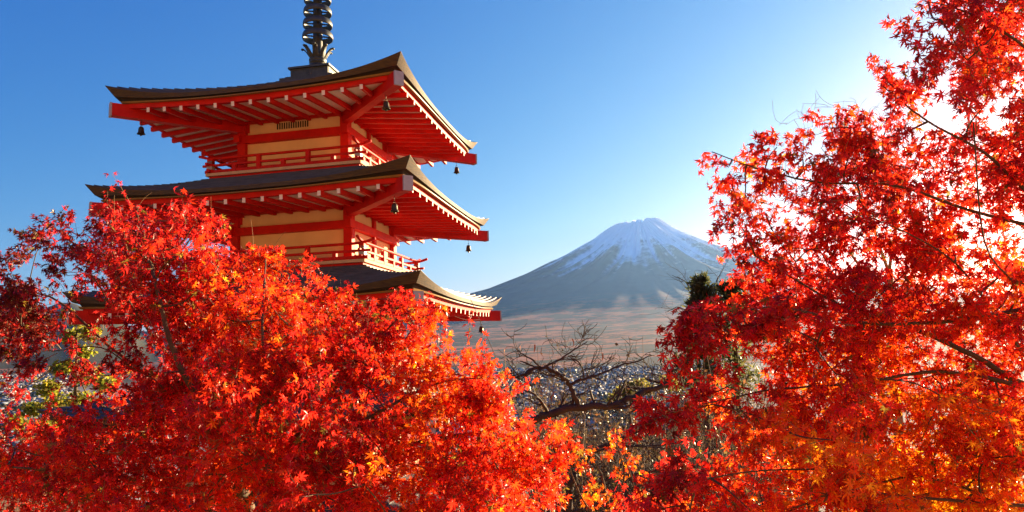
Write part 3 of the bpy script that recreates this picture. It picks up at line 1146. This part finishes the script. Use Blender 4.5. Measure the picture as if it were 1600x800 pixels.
padsB = scatter(polyB, holesB, 285, rgB, 56, depthB, thin=lambda x, y: .65 if y < 330 else 1.)
for x, y, d, r_ in ((1455, 20, 3.6, 30), (1480, 60, 3.6, 30), (1375, 120, 3.8, 24), (1400, 140, 3.8, 30), (1285, 190, 3.9, 26), (1320, 190, 3.9, 30), (1200, 220, 4., 22), (1240, 235, 4., 30), (1125, 250, 4., 14), (1150, 262, 4., 16), (1180, 268, 4., 20), (1150, 300, 4., 24), (1140, 340, 3.9, 24), (1150, 385, 3.8, 24), (1065, 510, 3.3, 28), (1060, 545, 3.3, 22), (1010, 645, 3.3, 22), (1040, 635, 3.3, 26), (1000, 655, 3.3, 16), (1085, 610, 3.4, 26), (1130, 590, 3.4, 28), (1035, 760, 3.2, 28), (1075, 490, 3.3, 34), (1110, 480, 3.4, 36), (1090, 515, 3.3, 38), (1125, 510, 3.4, 40), (1060, 530, 3.2, 30), (1155, 500, 3.5, 40), (1030, 640, 3.2, 30), (1065, 630, 3.3, 32), (1100, 622, 3.3, 34), (1005, 650, 3.2, 24), (1050, 740, 3.2, 34), (1020, 785, 3.1, 34), (1060, 790, 3.1, 40)):
    padsB.append((at(x + 14, y + 10, d), np.array([1, 1, .7]) * r_ * d / FPX))
bb_ = at(1960, 900, 4.4)
bb_[2] = gz(bb_[0], bb_[1]) - .1
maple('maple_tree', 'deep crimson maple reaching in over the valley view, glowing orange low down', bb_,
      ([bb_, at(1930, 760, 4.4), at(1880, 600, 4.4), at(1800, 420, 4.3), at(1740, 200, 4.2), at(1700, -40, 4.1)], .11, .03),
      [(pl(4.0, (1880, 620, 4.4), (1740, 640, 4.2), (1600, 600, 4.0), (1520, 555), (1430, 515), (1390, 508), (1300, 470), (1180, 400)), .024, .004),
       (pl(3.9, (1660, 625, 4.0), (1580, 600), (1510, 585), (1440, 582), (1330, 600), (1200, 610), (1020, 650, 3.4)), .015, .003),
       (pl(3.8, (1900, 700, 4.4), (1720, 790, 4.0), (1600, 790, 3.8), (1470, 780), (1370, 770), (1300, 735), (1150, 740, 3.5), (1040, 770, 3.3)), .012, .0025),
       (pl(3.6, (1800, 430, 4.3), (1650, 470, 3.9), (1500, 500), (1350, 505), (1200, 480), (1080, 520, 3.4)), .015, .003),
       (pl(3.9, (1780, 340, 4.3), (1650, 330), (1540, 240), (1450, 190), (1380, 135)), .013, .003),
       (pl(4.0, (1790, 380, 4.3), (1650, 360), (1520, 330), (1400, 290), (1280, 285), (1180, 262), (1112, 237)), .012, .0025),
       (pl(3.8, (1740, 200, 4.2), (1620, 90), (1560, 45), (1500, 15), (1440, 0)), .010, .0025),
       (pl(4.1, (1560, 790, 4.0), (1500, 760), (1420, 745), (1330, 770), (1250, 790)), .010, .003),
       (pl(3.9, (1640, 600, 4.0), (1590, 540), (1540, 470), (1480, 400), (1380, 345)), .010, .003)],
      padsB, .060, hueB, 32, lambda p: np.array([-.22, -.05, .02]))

# --- the sparse orange maple sapling below, between the two
rgC = np.random.default_rng(23)
padsC = [(at(x, y, d), np.array([1, 1, .8]) * r_ * d / FPX) for x, y, d, r_ in ((905, 705, 6.2, 18), (880, 690, 6.2, 18), (955, 700, 6.4, 18), (985, 715, 6.4, 18), (930, 725, 6.3, 22), (960, 745, 6.3, 22), (920, 755, 6.2, 24), (990, 750, 6.3, 20), (945, 775, 6.2, 22), (975, 785, 6.2, 22), (905, 780, 6.2, 20), (1000, 790, 6.2, 20), (925, 800, 6.2, 20), (960, 815, 6.2, 20), (890, 730, 6.2, 20))]
cb_ = at(952, 960, 6.4)
cb_[2] = gz(cb_[0], cb_[1]) - .1
maple('maple_sapling', 'sparse small orange maple with bare pale shoots below the cherry limb', cb_,
      ([cb_, at(955, 860, 6.4), at(950, 790, 6.3), at(940, 740, 6.3)], .03, .008),
      [(pl(6.3, (950, 800), (975, 750), (965, 700), (950, 680)), .010, .003), (pl(6.3, (952, 840), (990, 790), (985, 740), (960, 690)), .009, .003), (pl(6.2, (950, 830), (910, 780), (885, 720), (872, 690)), .010, .003)],
      padsC, .062, lambda p, rg: .72 + rg.normal(size=len(p)) * .16, 33, lambda p: np.array([0, 0, .3]), n_twig=(2, 4), singles=120, nodes=(4, 6))


# ------------------------------------------------------------------ bare trees
def branch_out(P, r0, r1, rg, depth, out, ln, n=None, up=.25):
    """recursive bare twigs along path P"""
    out.append((P, r0, r1))
    if depth == 0:
        return
    L_ = np.sum(np.linalg.norm(np.diff(P, axis=0), axis=1))
    n = n or max(2, int(L_ / (ln * .33)))
    for i in range(n):
        t = rg.uniform(.15, 1) * (len(P) - 1)
        j = min(int(t), len(P) - 2)
        p = P[j] + (P[j + 1] - P[j]) * (t - j)
        d = unit(P[j + 1] - P[j])
        q = unit(d * .55 + rg.normal(size=3) * .62 + np.array([0, 0, up]))
        l2 = ln * rg.uniform(.5, 1.15)
        ts = np.linspace(0, 1, 5)[:, None]
        bd = rg.normal(size=3) * .16 * l2
        Q = p + q * l2 * ts + bd * np.sin(ts * 3.1) + np.array([0, 0, .1 * l2]) * ts ** 2
        rr = (r0 + (r1 - r0) * t / (len(P) - 1)) * .55
        branch_out(Q, max(rr, .0042), max(rr * .45, .0026), rg, depth - 1, out, ln * .55, None, up)


def bare_tree(name, label, base, trunk, limbs, seed, ln, depth, bark, up=.25, thin=1.0):
    rg = np.random.default_rng(seed)
    root = empty(name, base)
    tag(root, label, 'tree')
    B = np.array(base)
    for i, (P, r0, r1) in enumerate([trunk] + limbs):
        Q = smooth_path(P, 4)
        Q[1:-1] += rg.normal(size=(len(Q) - 2, 3)) * r0 * .3
        mb = MB()
        mb.tube(Q - B, np.linspace(r0, r1, len(Q)), 9)
        if i:
            segs = []
            branch_out(Q, r0 * thin, r1 * thin, rg, depth, segs, ln, None, up)
            for P2, a_, b_ in segs[1:]:
                mb.tube(P2 - B, np.linspace(a_, b_, len(P2)), 4, cap=False)
        mb.build('trunk' if i == 0 else 'branch', root, bark)
    return root


def z6(*pts):      # points read in the enlarged picture of the limb
    return [at(820 + x / 5, 520 + y / 5, d) for x, y, d in pts]


cbs = at(850, 930, 8.6)
cbs[2] = gz(cbs[0], cbs[1]) - .1
ct = bare_tree('cherry_tree', 'dark leafless cherry with gnarled level limb across the valley view', cbs,
               ([cbs, at(846, 820, 8.6), at(836, 760, 8.6), at(822, 700, 8.6), *z6((60, 690, 8.6))], .085, .046),
               [(z6((60, 690, 8.6), (180, 630, 8.6), (400, 588, 8.6), (640, 570, 8.7), (800, 520, 8.8), (950, 450, 8.9), (1110, 405, 9.), (1140, 320, 9.), (1150, 240, 9.)), .050, .022),
                (z6((415, 585, 8.6), (385, 480, 8.6), (350, 400, 8.6), (270, 330, 8.5), (130, 270, 8.5), (0, 320, 8.4), (-60, 350, 8.4)), .033, .015),
                (z6((355, 405, 8.6), (460, 360, 8.7), (600, 320, 8.8), (720, 265, 8.9), (850, 230, 8.9), (1000, 175, 9.)), .019, .006),
                (z6((460, 360, 8.7), (452, 280, 8.7), (400, 215, 8.7), (280, 210, 8.7), (200, 240, 8.6)), .011, .005),
                (z6((140, 272, 8.5), (230, 235, 8.5), (330, 170, 8.5), (420, 110, 8.5), (490, 65, 8.5)), .014, .005),
                (z6((130, 270, 8.5), (60, 215, 8.4), (-20, 160, 8.4), (-60, 130, 8.4)), .012, .005),
                (z6((180, 630, 8.6), (130, 540, 8.5), (60, 470, 8.4), (-40, 440, 8.4)), .022, .009),
                (z6((640, 570, 8.7), (690, 500, 8.6), (740, 450, 8.6), (735, 410, 8.6), (700, 360, 8.6)), .014, .005),
                (z6((1105, 405, 9.), (1080, 350, 9.), (1000, 320, 9.), (930, 300, 9.)), .011, .005),
                (z6((465, 285, 8.7), (560, 270, 8.7), (620, 240, 8.7), (690, 200, 8.7)), .009, .004),
                (z6((230, 630, 8.6), (250, 690, 8.5), (235, 760, 8.5)), .011, .006)],
               41, .34, 2, M['cherrybark'], up=.05)
# the last withered leaves on the cherry
m_dry = noise_mat('withered leaf', (.45, .16, .03), (.30, .05, .02), 8, .7, 0)
fold = MB()
fold.add([(0, 0, 0), (.03, .012, -.02), (.06, .008, -.07), (.05, 0, -.13), (.03, -.004, -.02), (.06, -.01, -.07)], [(0, 1, 4), (1, 2, 5, 4), (2, 3, 5)])
dry = fold.mesh('withered_leaf', m_dry)
for x, y in ((798, 540), (820, 535), (836, 538), (848, 540), (860, 541), (893, 528), (940, 550), (868, 610), (838, 604), (772, 549)):
    p = at(x, y, 8.55) - cbs
    o = link('leaf', dry, ct, p)
    o.rotation_euler = (random.uniform(-.4, .4), random.uniform(-.4, .4), random.uniform(0, 6.2))

b2 = at(890, 900, 14)
b2[2] = gz(b2[0], b2[1]) - .1
bare_tree('bare_tree', 'crooked leafless tree in the brown thicket under the cherry limb', b2,
          ([b2, at(890, 800, 14), at(898, 740, 14)], .12, .05),
          [(pl(14, (898, 740), (915, 722), (932, 702), (960, 690), (988, 678), (1020, 660)), .045, .012),
           (pl(14, (945, 696), (1000, 696), (1048, 694), (1100, 680)), .03, .008),
           (pl(14, (893, 770), (870, 720), (880, 680), (900, 640)), .03, .008),
           (pl(14, (895, 780), (960, 745), (1030, 735), (1090, 705)), .03, .008),
           (pl(14, (892, 800), (930, 790), (1000, 770), (1050, 760)), .03, .008)], 42, .8, 2, M['cherrybark'])
b3 = at(1120, 700, 26)
b3[2] = gz(b3[0], b3[1]) - .2
bare_tree('bare_tree', 'thin leafless tree beside the small pine, fine twigs against the mountain', b3,
          ([b3, at(1115, 600, 26), at(1105, 530, 26)], .14, .06),
          [(pl(26, (1105, 540), (1085, 500), (1062, 480), (1040, 488)), .04, .008), (pl(26, (1105, 530), (1090, 470), (1070, 440), (1050, 430)), .04, .008),
           (pl(26, (1108, 530), (1115, 470), (1120, 440), (1130, 420)), .035, .008), (pl(26, (1110, 560), (1080, 545), (1055, 520)), .035, .008)], 43, 1.2, 2, M['cherrybark'])
b4 = at(1400, 760, 13)
b4[2] = gz(b4[0], b4[1]) - .2
bare_tree('bare_tree', 'tall leafless tree behind the crimson maple, grey twigs against white sky', b4,
          ([b4, at(1400, 600, 13), at(1390, 420, 13)], .12, .05),
          [(pl(13, (1390, 430), (1360, 340), (1320, 260), (1295, 195)), .03, .006), (pl(13, (1390, 420), (1400, 320), (1370, 230), (1345, 180)), .03, .006),
           (pl(13, (1395, 480), (1330, 400), (1260, 330), (1215, 290)), .03, .006), (pl(13, (1395, 500), (1440, 380), (1430, 280)), .03, .006)], 44, .9, 2, M['twig'])


# ------------------------------------------------------------------ evergreen and yellow trees
def leafy_tree(name, label, base, height_pts, pads, leaf_m, tint_fn, seed, n_leaf, lsize, needle=False, trunk_r=.12):
    rg = np.random.default_rng(seed)
    root = empty(name, base)
    tag(root, label, 'tree')
    B = np.array(base)
    mb = MB()
    Q = smooth_path([base] + height_pts, 4)
    mb.tube(Q - B, np.linspace(trunk_r, trunk_r * .35, len(Q)), 8)
    mb.build('trunk', root, M['bark'])
    mb = MB()
    VV, FF, TT = [], [], []
    o = 0
    for pc, pr in pads:
        j = np.argmin(np.linalg.norm(Q - pc, axis=1) + .5 * np.clip(Q[:, 2] - pc[2], 0, 9))
        mb.tube(np.array([Q[j], (Q[j] + pc) / 2 + (0, 0, .1), pc]) - B, [trunk_r * .3, trunk_r * .2, .012], 5)
        n = n_leaf
        c = pc + unit(rg.normal(size=(n, 3))) * (rg.random((n, 1)) ** .45) * pr
        x = unit(rg.normal(size=(n, 3)) + (np.array([0, 0, .5]) if needle else np.array([0, 0, -.3])))
        y = unit(np.cross(x, rg.normal(size=(n, 3))))
        s = lsize * rg.uniform(.6, 1.3, (n, 1))
        wd = .12 if needle else .42
        V = np.stack([c, c + x * s * .5 + y * s * wd, c + x * s, c + x * s * .5 - y * s * wd], 1) - B
        VV.append(V.reshape(-1, 3))
        FF.append((np.arange(n) * 4)[:, None] + np.arange(4)[None] + o)
        o += 4 * n
        TT.append(np.repeat(tint_fn(c, rg), 4, axis=0))
    mb.build('branch', root, M['bark'])
    tag(link('crown', arr_mesh('crown', np.vstack(VV), np.vstack(FF), [leaf_m], tint=np.vstack(TT)), root), kind='stuff')


def tints(*cols):
    cols = np.array(cols)

    def f(c, rg):
        return cols[rg.integers(0, len(cols), len(c))] * rg.uniform(.7, 1.25, (len(c), 1))
    return f


def pads_px(lst, d, jit, rg):
    return [(at(x, y, d + rg.normal() * jit), np.array([1, 1.1, .75]) * r_ * d / FPX) for x, y, r_ in lst]


rgD = np.random.default_rng(5)
yb = at(120, 820, 31)
yb[2] = gz(yb[0], yb[1])
leafy_tree('yellow_tree', 'yellow green broadleaf tree behind the left edge of the pagoda', yb, [at(118, 640, 31), at(120, 520, 31)],
           pads_px([(110, 492, 13), (126, 500, 14), (140, 520, 15), (112, 525, 14), (130, 550, 16), (100, 575, 18), (135, 585, 20), (165, 600, 18), (75, 605, 18), (90, 630, 22), (125, 625, 22), (50, 640, 16), (160, 635, 20), (25, 660, 18), (80, 670, 30), (120, 680, 30), (160, 680, 30)], 31, .5, rgD),
           M['foliage'], tints((.22, .21, .025), (.30, .26, .03), (.13, .16, .02), (.32, .24, .035)), 51, 330, .16)
pb = at(1100, 720, 24)
pb[2] = gz(pb[0], pb[1])
leafy_tree('pine_tree', 'small dark pine between the mountain and the crimson maple', pb, [at(1102, 560, 24), at(1098, 440, 24)],
           pads_px([(1096, 440, 10), (1090, 452, 12), (1104, 456, 14), (1092, 470, 14), (1084, 478, 12), (1112, 470, 14), (1102, 488, 18), (1082, 500, 16), (1118, 505, 18), (1098, 520, 20), (1075, 535, 18), (1122, 540, 22), (1095, 555, 22), (1066, 570, 18), (1110, 580, 24), (1080, 595, 22)], 24, .3, rgD),
           M['foliage'], tints((.05, .062, .03), (.075, .085, .038), (.11, .105, .05)), 52, 230, .26, True)
pb2 = at(1155, 720, 25)
pb2[2] = gz(pb2[0], pb2[1])
leafy_tree('pine_tree', 'olive pine top showing just above the crimson maple sprays', pb2, [at(1150, 560, 25), at(1145, 450, 25)],
           pads_px([(1130, 452, 10), (1145, 448, 12), (1160, 446, 12), (1140, 466, 14), (1158, 468, 14), (1128, 478, 14), (1148, 486, 18), (1165, 495, 18), (1140, 510, 20), (1160, 530, 22), (1145, 560, 24), (1165, 590, 26), (1140, 610, 26)], 25, .3, rgD),
           M['foliage'], tints((.10, .10, .035), (.14, .13, .05), (.06, .075, .03)), 53, 300, .24, True)
eb = at(870, 800, 22)
eb[2] = gz(eb[0], eb[1])
leafy_tree('evergreen_shrub', 'dark rounded evergreen shrub just below the cherry limb', eb, [at(872, 740, 22), at(872, 700, 22)],
           pads_px([(872, 690, 14), (884, 678, 14), (866, 705, 14), (880, 700, 16), (896, 695, 14), (872, 725, 18), (892, 722, 18)], 22, .2, rgD),
           M['foliage'], tints((.025, .035, .015), (.04, .05, .02)), 54, 380, .09)
eb = at(985, 800, 34)
eb[2] = gz(eb[0], eb[1])
leafy_tree('yellow_shrub', 'sunlit yellow green shrub at the far edge of the thicket', eb, [at(985, 680, 34), at(985, 620, 34)],
           pads_px([(985, 604, 12), (1000, 600, 12), (972, 612, 12), (1012, 608, 12), (960, 622, 12), (990, 620, 14), (1040, 596, 12), (1052, 602, 12)], 34, .4, rgD),
           M['foliage'], tints((.22, .18, .04), (.30, .24, .05), (.14, .13, .04)), 55, 260, .14)


# thicket beyond the terrace: bare stems, twigs and dry leaves, one mass
def thicket():
    rg = np.random.default_rng(61)
    segs = []
    lc, lt = [], []
    for i in range(2100):
        d = rg.uniform(15, 40)
        px = rg.uniform(820, 1250)
        p = at(px, 600, d)
        g = gz(p[0], p[1])
        top = at(px, 618 + 40 * math.sin(px * .021) + rg.uniform(0, 30), d)[2]
        h = max(.5, (top - g)) * rg.uniform(.35, 1.)
        p0 = np.array([p[0], p[1], g + max(0, h - 3.2)])
        h = min(h, 3.2)
        lean = rg.normal(size=3) * .28
        ts = np.linspace(0, 1, 5)[:, None]
        P = p0 + np.array([0, 0, h]) * ts + lean * h * ts ** 1.6 + np.array([rg.normal() * .1, 0, 0]) * np.sin(ts * 5)
        segs.append((P, .018, .006))
        for k in range(7):
            t_ = rg.uniform(.25, 1)
            j = min(int(t_ * 4), 3)
            q = P[j] + (P[j + 1] - P[j]) * (t_ * 4 - j)
            dr = unit(rg.normal(size=3) + np.array([0, 0, .35]))
            l2 = rg.uniform(.35, 1.)
            Q = q + dr * l2 * ts + rg.normal(size=3) * .12 * ts ** 2
            segs.append((Q, .007, .003))
            nl = rg.integers(0, 9)
            lc.append(q + dr * l2 * rg.random((nl, 1)) + rg.normal(size=(nl, 3)) * .1)
    V, F = twig_tubes(segs)
    m_ = noise_mat('brown thicket twig', (.06, .038, .028), (.17, .105, .07), .6, .9, 0)
    c = np.vstack(lc)
    n = len(c)
    x = unit(rg.normal(size=(n, 3)))
    y = unit(np.cross(x, rg.normal(size=(n, 3))))
    s = rg.uniform(.05, .13, (n, 1))
    LVv = np.stack([c, c + x * s * .5 + y * s * .35, c + x * s, c + x * s * .5 - y * s * .35], 1).reshape(-1, 3)
    cols = np.array([(.10, .05, .028), (.055, .04, .02), (.14, .06, .03), (.04, .03, .016), (.11, .07, .03)])
    T = np.repeat(cols[rg.integers(0, 5, n)], 4, axis=0)
    allV = np.vstack([V, LVv])
    allF = np.vstack([F, (np.arange(n) * 4)[:, None] + np.arange(4)[None] + len(V)])
    mi = np.concatenate([np.zeros(len(F), int), np.ones(n, int)])
    tint = np.vstack([np.ones((len(V), 3)), T])
    o = link('undergrowth', arr_mesh('undergrowth', allV, allF, [m_, M['foliage']], mi, tint=tint))
    tag(o, 'tangled brown thicket of bare stems and dry leaves below the cherry limb', 'undergrowth', kind='stuff')


thicket()


# ------------------------------------------------------------------ the town
def house_mesh(name, l, wd, h, rh, mw, mr, kind):
    b = MB()
    b.box(-l / 2, l / 2, -wd / 2, wd / 2, -2, h, 0)
    e = .5
    if kind == 'gable':
        V = [(-l / 2 - e, -wd / 2 - e, h - .1), (l / 2 + e, -wd / 2 - e, h - .1), (l / 2 + e, wd / 2 + e, h - .1), (-l / 2 - e, wd / 2 + e, h - .1), (-l / 2 - e, 0, h + rh), (l / 2 + e, 0, h + rh)]
        b.add(V, [(0, 1, 5, 4), (2, 3, 4, 5), (1, 2, 5), (3, 0, 4), (3, 2, 1, 0)], 1)
    elif kind == 'hip':
        k = l * .25
        V = [(-l / 2 - e, -wd / 2 - e, h - .1), (l / 2 + e, -wd / 2 - e, h - .1), (l / 2 + e, wd / 2 + e, h - .1), (-l / 2 - e, wd / 2 + e, h - .1), (-k, 0, h + rh), (k, 0, h + rh)]
        b.add(V, [(0, 1, 5, 4), (2, 3, 4, 5), (1, 2, 5), (3, 0, 4), (3, 2, 1, 0)], 1)
    else:
        b.box(-l / 2 - .2, l / 2 + .2, -wd / 2 - .2, wd / 2 + .2, h + .01, h + .5, 1)
    for s in (-1, 1):      # window bands
        for z0 in np.arange(1., h - 1.2, 2.8):
            for x in np.arange(-l / 2 + 1., l / 2 - 1.6, 3.2):
                b.box(x, x + 1.6, s * (wd / 2 + .03) - .02, s * (wd / 2 + .03) + .02, z0, z0 + 1.2, 2)
    return b.mesh(name, mw, mr, M['pane'])


M['pane'] = mat('window glass', (.05, .06, .08), .35, spec=.5)
walls = [mat('pale house wall', (.36, .35, .35), .8), mat('cream house wall', (.27, .23, .18), .8), mat('grey house wall', (.18, .19, .20), .8), mat('tan house wall', (.20, .15, .12), .8)]
roofs = [mat('slate roof', (.13, .14, .17), .85, spec=.1), mat('blue metal roof', (.17, .22, .31), .8, spec=.15), mat('brown tile roof', (.16, .11, .09), .6), mat('pale metal roof', (.26, .28, .31), .8, spec=.15)]
KIND = []
for i, (l, wd, h, rh, a_, b_, k, lab) in enumerate([
        (12, 9, 5.6, 2.4, 0, 0, 'gable', 'pale walled house with slate gable roof in the valley town'),
        (11, 9, 5.4, 2.2, 1, 2, 'hip', 'cream house with brown hipped roof in the valley town'),
        (13, 10, 5.6, 2.3, 2, 1, 'gable', 'grey house with blue metal gable roof in the valley town'),
        (18, 12, 8.4, .5, 0, 3, 'flat', 'white flat roofed block in the valley town'),
        (14, 9, 5.0, 2.0, 3, 0, 'hip', 'tan house with slate hipped roof in the valley town'),
        (24, 14, 6.5, 1.6, 0, 1, 'gable', 'long pale shed with blue metal roof in the valley town')]):
    KIND.append((house_mesh('house', l, wd, h, rh, walls[a_], roofs[b_], k), lab))


def town():
    rg = np.random.default_rng(71)
    cand = []
    for (x0, x1) in ((-30, 115), (640, 1130)):
        sp = 20
        d = 760.
        while d < 4300:
            xa, xb = at(x0, 560, d)[0], at(x1, 560, d)[0]
            for x in np.arange(xa, xb, sp):
                y = d + rg.uniform(-7, 7)
                xx = x + rg.uniform(-6, 6)
                dens = .62 - .25 * float(smooth(2600, 4300, d)) + .55 * float(wob(xx, y, 420, 4))
                if rg.random() < dens:
                    cand.append((xx, y))
            d += sp * 1.15
    cand = np.array(cand)
    z = ground_z(cand[:, 0], cand[:, 1])
    P = np.column_stack([cand, z])
    px, py, dp = project(P)
    vis = (px > 0) & (px < 1600) & (((py < 690) & (px > 690) & (px < 1065)) | ((px < 100) & (py < 690)))
    order = np.argsort(dp + np.where(vis, 0, 1e6))
    kinds = rg.choice(6, len(P), p=[.27, .2, .17, .12, .16, .08])
    rots = rg.choice([0, math.pi / 2], len(P)) + .35 + rg.normal(size=len(P)) * .25
    scl = rg.uniform(.8, 1.2, len(P))
    first = [i for i in order[:290] if vis[i]]
    for i in first:
        me, lab = KIND[kinds[i]]
        o = link('house', me, None, P[i])
        o.rotation_euler = (0, 0, rots[i])
        o.scale = (scl[i],) * 3
        if px[i] < 300:
            where = 'beyond the yellow tree' if py[i] < 625 else 'low at the left edge'
        elif py[i] > 622:
            where = 'just above the level cherry limb' if px[i] > 850 else 'beside the cherry trunk'
        elif px[i] < 860:
            where = 'behind the leftmost cherry twigs'
        elif px[i] < 960:
            where = 'behind the forked cherry branch'
        else:
            where = 'next to the crimson maple'
        tag(o, lab.replace('in the valley town', where), 'house', 'houses of the valley town')
    rest = np.setdiff1d(np.arange(len(P)), first)
    VV, FF, MI = [], [], []
    mats = walls + roofs + [M['pane']]
    o = 0
    # far houses: body + ridge roof only, joined into one mass
    for i in rest:
        l, wd, h = rg.uniform(9, 17), rg.uniform(8, 12), rg.uniform(3.5, 6.5)
        if rg.random() < .05:
            l, wd, h = l * 2.2, wd * 1.6, h * 1.8
        c, s = math.cos(rots[i]), math.sin(rots[i])
        rh = 2.2 if kinds[i] != 3 else .3
        loc = np.array([(-l, -wd, -4), (l, -wd, -4), (l, wd, -4), (-l, wd, -4), (-l, -wd, h * 2), (l, -wd, h * 2), (l, wd, h * 2), (-l, wd, h * 2), (-l, 0, h * 2 + rh * 2), (l, 0, h * 2 + rh * 2)]) / 2
        V = np.column_stack([loc[:, 0] * c - loc[:, 1] * s, loc[:, 0] * s + loc[:, 1] * c, loc[:, 2]]) + P[i]
        VV.append(V)
        FF.append(np.array([(0, 1, 5, 4), (1, 2, 6, 5), (2, 3, 7, 6), (3, 0, 4, 7), (4, 5, 9, 8), (6, 7, 8, 9), (5, 6, 9, 9), (7, 4, 8, 8)]) + o)
        a_, b_ = rg.choice(4, p=[.5, .2, .2, .1]), 4 + rg.choice(4, p=[.4, .2, .15, .25])
        MI += [a_] * 4 + [b_] * 2 + [a_] * 2
        o += 10
    F4 = np.vstack(FF)
    tri = np.vstack([F4[:, [0, 1, 2]], F4[:, [0, 2, 3]]])
    mi = np.array(MI + MI)
    good = (tri[:, 0] != tri[:, 2]) & (tri[:, 1] != tri[:, 2]) & (tri[:, 0] != tri[:, 1])
    tag(link('far_town', arr_mesh('far_town', np.vstack(VV), tri[good], mats, mi[good])), 'mass of tiny far houses filling the valley up to the plain', 'town', kind='stuff')
    # trees among the houses
    VV, FF, TT = [], [], []
    ico = np.array([(0, 0, 1), (.9, 0, .35), (.28, .86, .4), (-.73, .53, .3), (-.73, -.53, .4), (.28, -.86, .3), (.7, .5, -.4), (-.28, .86, -.4), (-.9, 0, -.4), (-.28, -.86, -.4), (.7, -.5, -.4), (0, 0, -.9)])
    icf = np.array([(0, 1, 2), (0, 2, 3), (0, 3, 4), (0, 4, 5), (0, 5, 1), (1, 6, 2), (2, 7, 3), (3, 8, 4), (4, 9, 5), (5, 10, 1), (6, 7, 2), (7, 8, 3), (8, 9, 4), (9, 10, 5), (10, 6, 1), (6, 11, 7), (7, 11, 8), (8, 11, 9), (9, 11, 10), (10, 11, 6)])
    cols = np.array([(.08, .085, .045), (.12, .11, .055), (.24, .15, .05), (.32, .19, .06), (.07, .075, .045)])
    o = 0
    k = 0
    nn = 9000
    d = 500 + 4600 * rg.random(nn) ** 1.3
    pxs = np.where(rg.random(nn) < .25, rg.uniform(-30, 115, nn), rg.uniform(640, 1130, nn))
    Q = CAM + d[:, None] * (FW + RT * (pxs[:, None] - 800) / FPX - UP * 160 / FPX)
    keep = ~((wob(Q[:, 0], Q[:, 1], 420, 4) > .1) & (d > 760) & (rg.random(nn) < .7))
    Q = np.repeat(Q[keep], 3, axis=0)
    n3 = len(Q)
    r_ = rg.uniform(2.5, 6, n3)
    Q[:, :2] += rg.normal(size=(n3, 2)) * 7
    Q[:, 2] = ground_z(Q[:, 0], Q[:, 1]) + r_ * .7
    VV = [(Q[:, None] + ico[None] * r_[:, None, None] * rg.uniform(.6, 1.3, (n3, 12, 1))).reshape(-1, 3)]
    FF = [(icf[None] + (np.arange(n3) * 12)[:, None, None]).reshape(-1, 3)]
    TT = [np.repeat(cols[rg.integers(0, 5, n3)] * rg.uniform(.7, 1.3, (n3, 1)), 12, axis=0)]
    tag(link('town_woods', arr_mesh('town_woods', np.vstack(VV), np.vstack(FF), [M['foliage']], tint=np.vstack(TT))), 'tiny clumps of trees scattered through the valley town', 'woods', kind='stuff')


town()


def hall():
    p = at(846, 668, 800)
    p[2] = gz(p[0], p[1])
    root = empty('hall_building', p, .12)
    tag(root, 'large white flat roofed hall with rows of windows below the cherry limb', 'building')
    b = MB()
    h = at(846, 652, 800)[2] - p[2]
    h = max(9, h)
    b.box(-19, 13, -9, 9, -3, h)
    b.build('wall', root, walls[0])
    b = MB()
    b.box(-19.6, 13.6, -9.6, 9.6, h, h + .9)
    b.box(-10, -3, -4, 4, h + .9, h + 3.6)
    b.build('roof', root, roofs[3])
    wm = MB().box(-.9, .9, -9.12, -8.98, 0, 1.7).mesh('window', M['pane'])
    for z in np.arange(1.2, h - 2, 3.6):
        for x in np.arange(-17, 12, 4.2):
            link('window', wm, root, (x, 0, z))


hall()

# ------------------------------------------------------------------ air
hz = MB()
hz.box(-25000, 25000, -25000, 25000, -400, 3120)
me = hz.mesh('haze')
m = bpy.data.materials.new('valley haze')
m.use_nodes = True
for n in list(m.node_tree.nodes):
    m.node_tree.nodes.remove(n)
out = N(m, 'ShaderNodeOutputMaterial')
pv = N(m, 'ShaderNodeVolumePrincipled')
pv.inputs['Color'].default_value = (.25, .50, 1.0, 1)
pv.inputs['Density'].default_value = 1.0e-5
pv.inputs['Anisotropy'].default_value = .58
L(m, pv.outputs[0], out.inputs['Volume'])
me.materials.append(m)
tag(link('haze', me), 'thin pale haze filling the valley air', 'haze', kind='stuff')
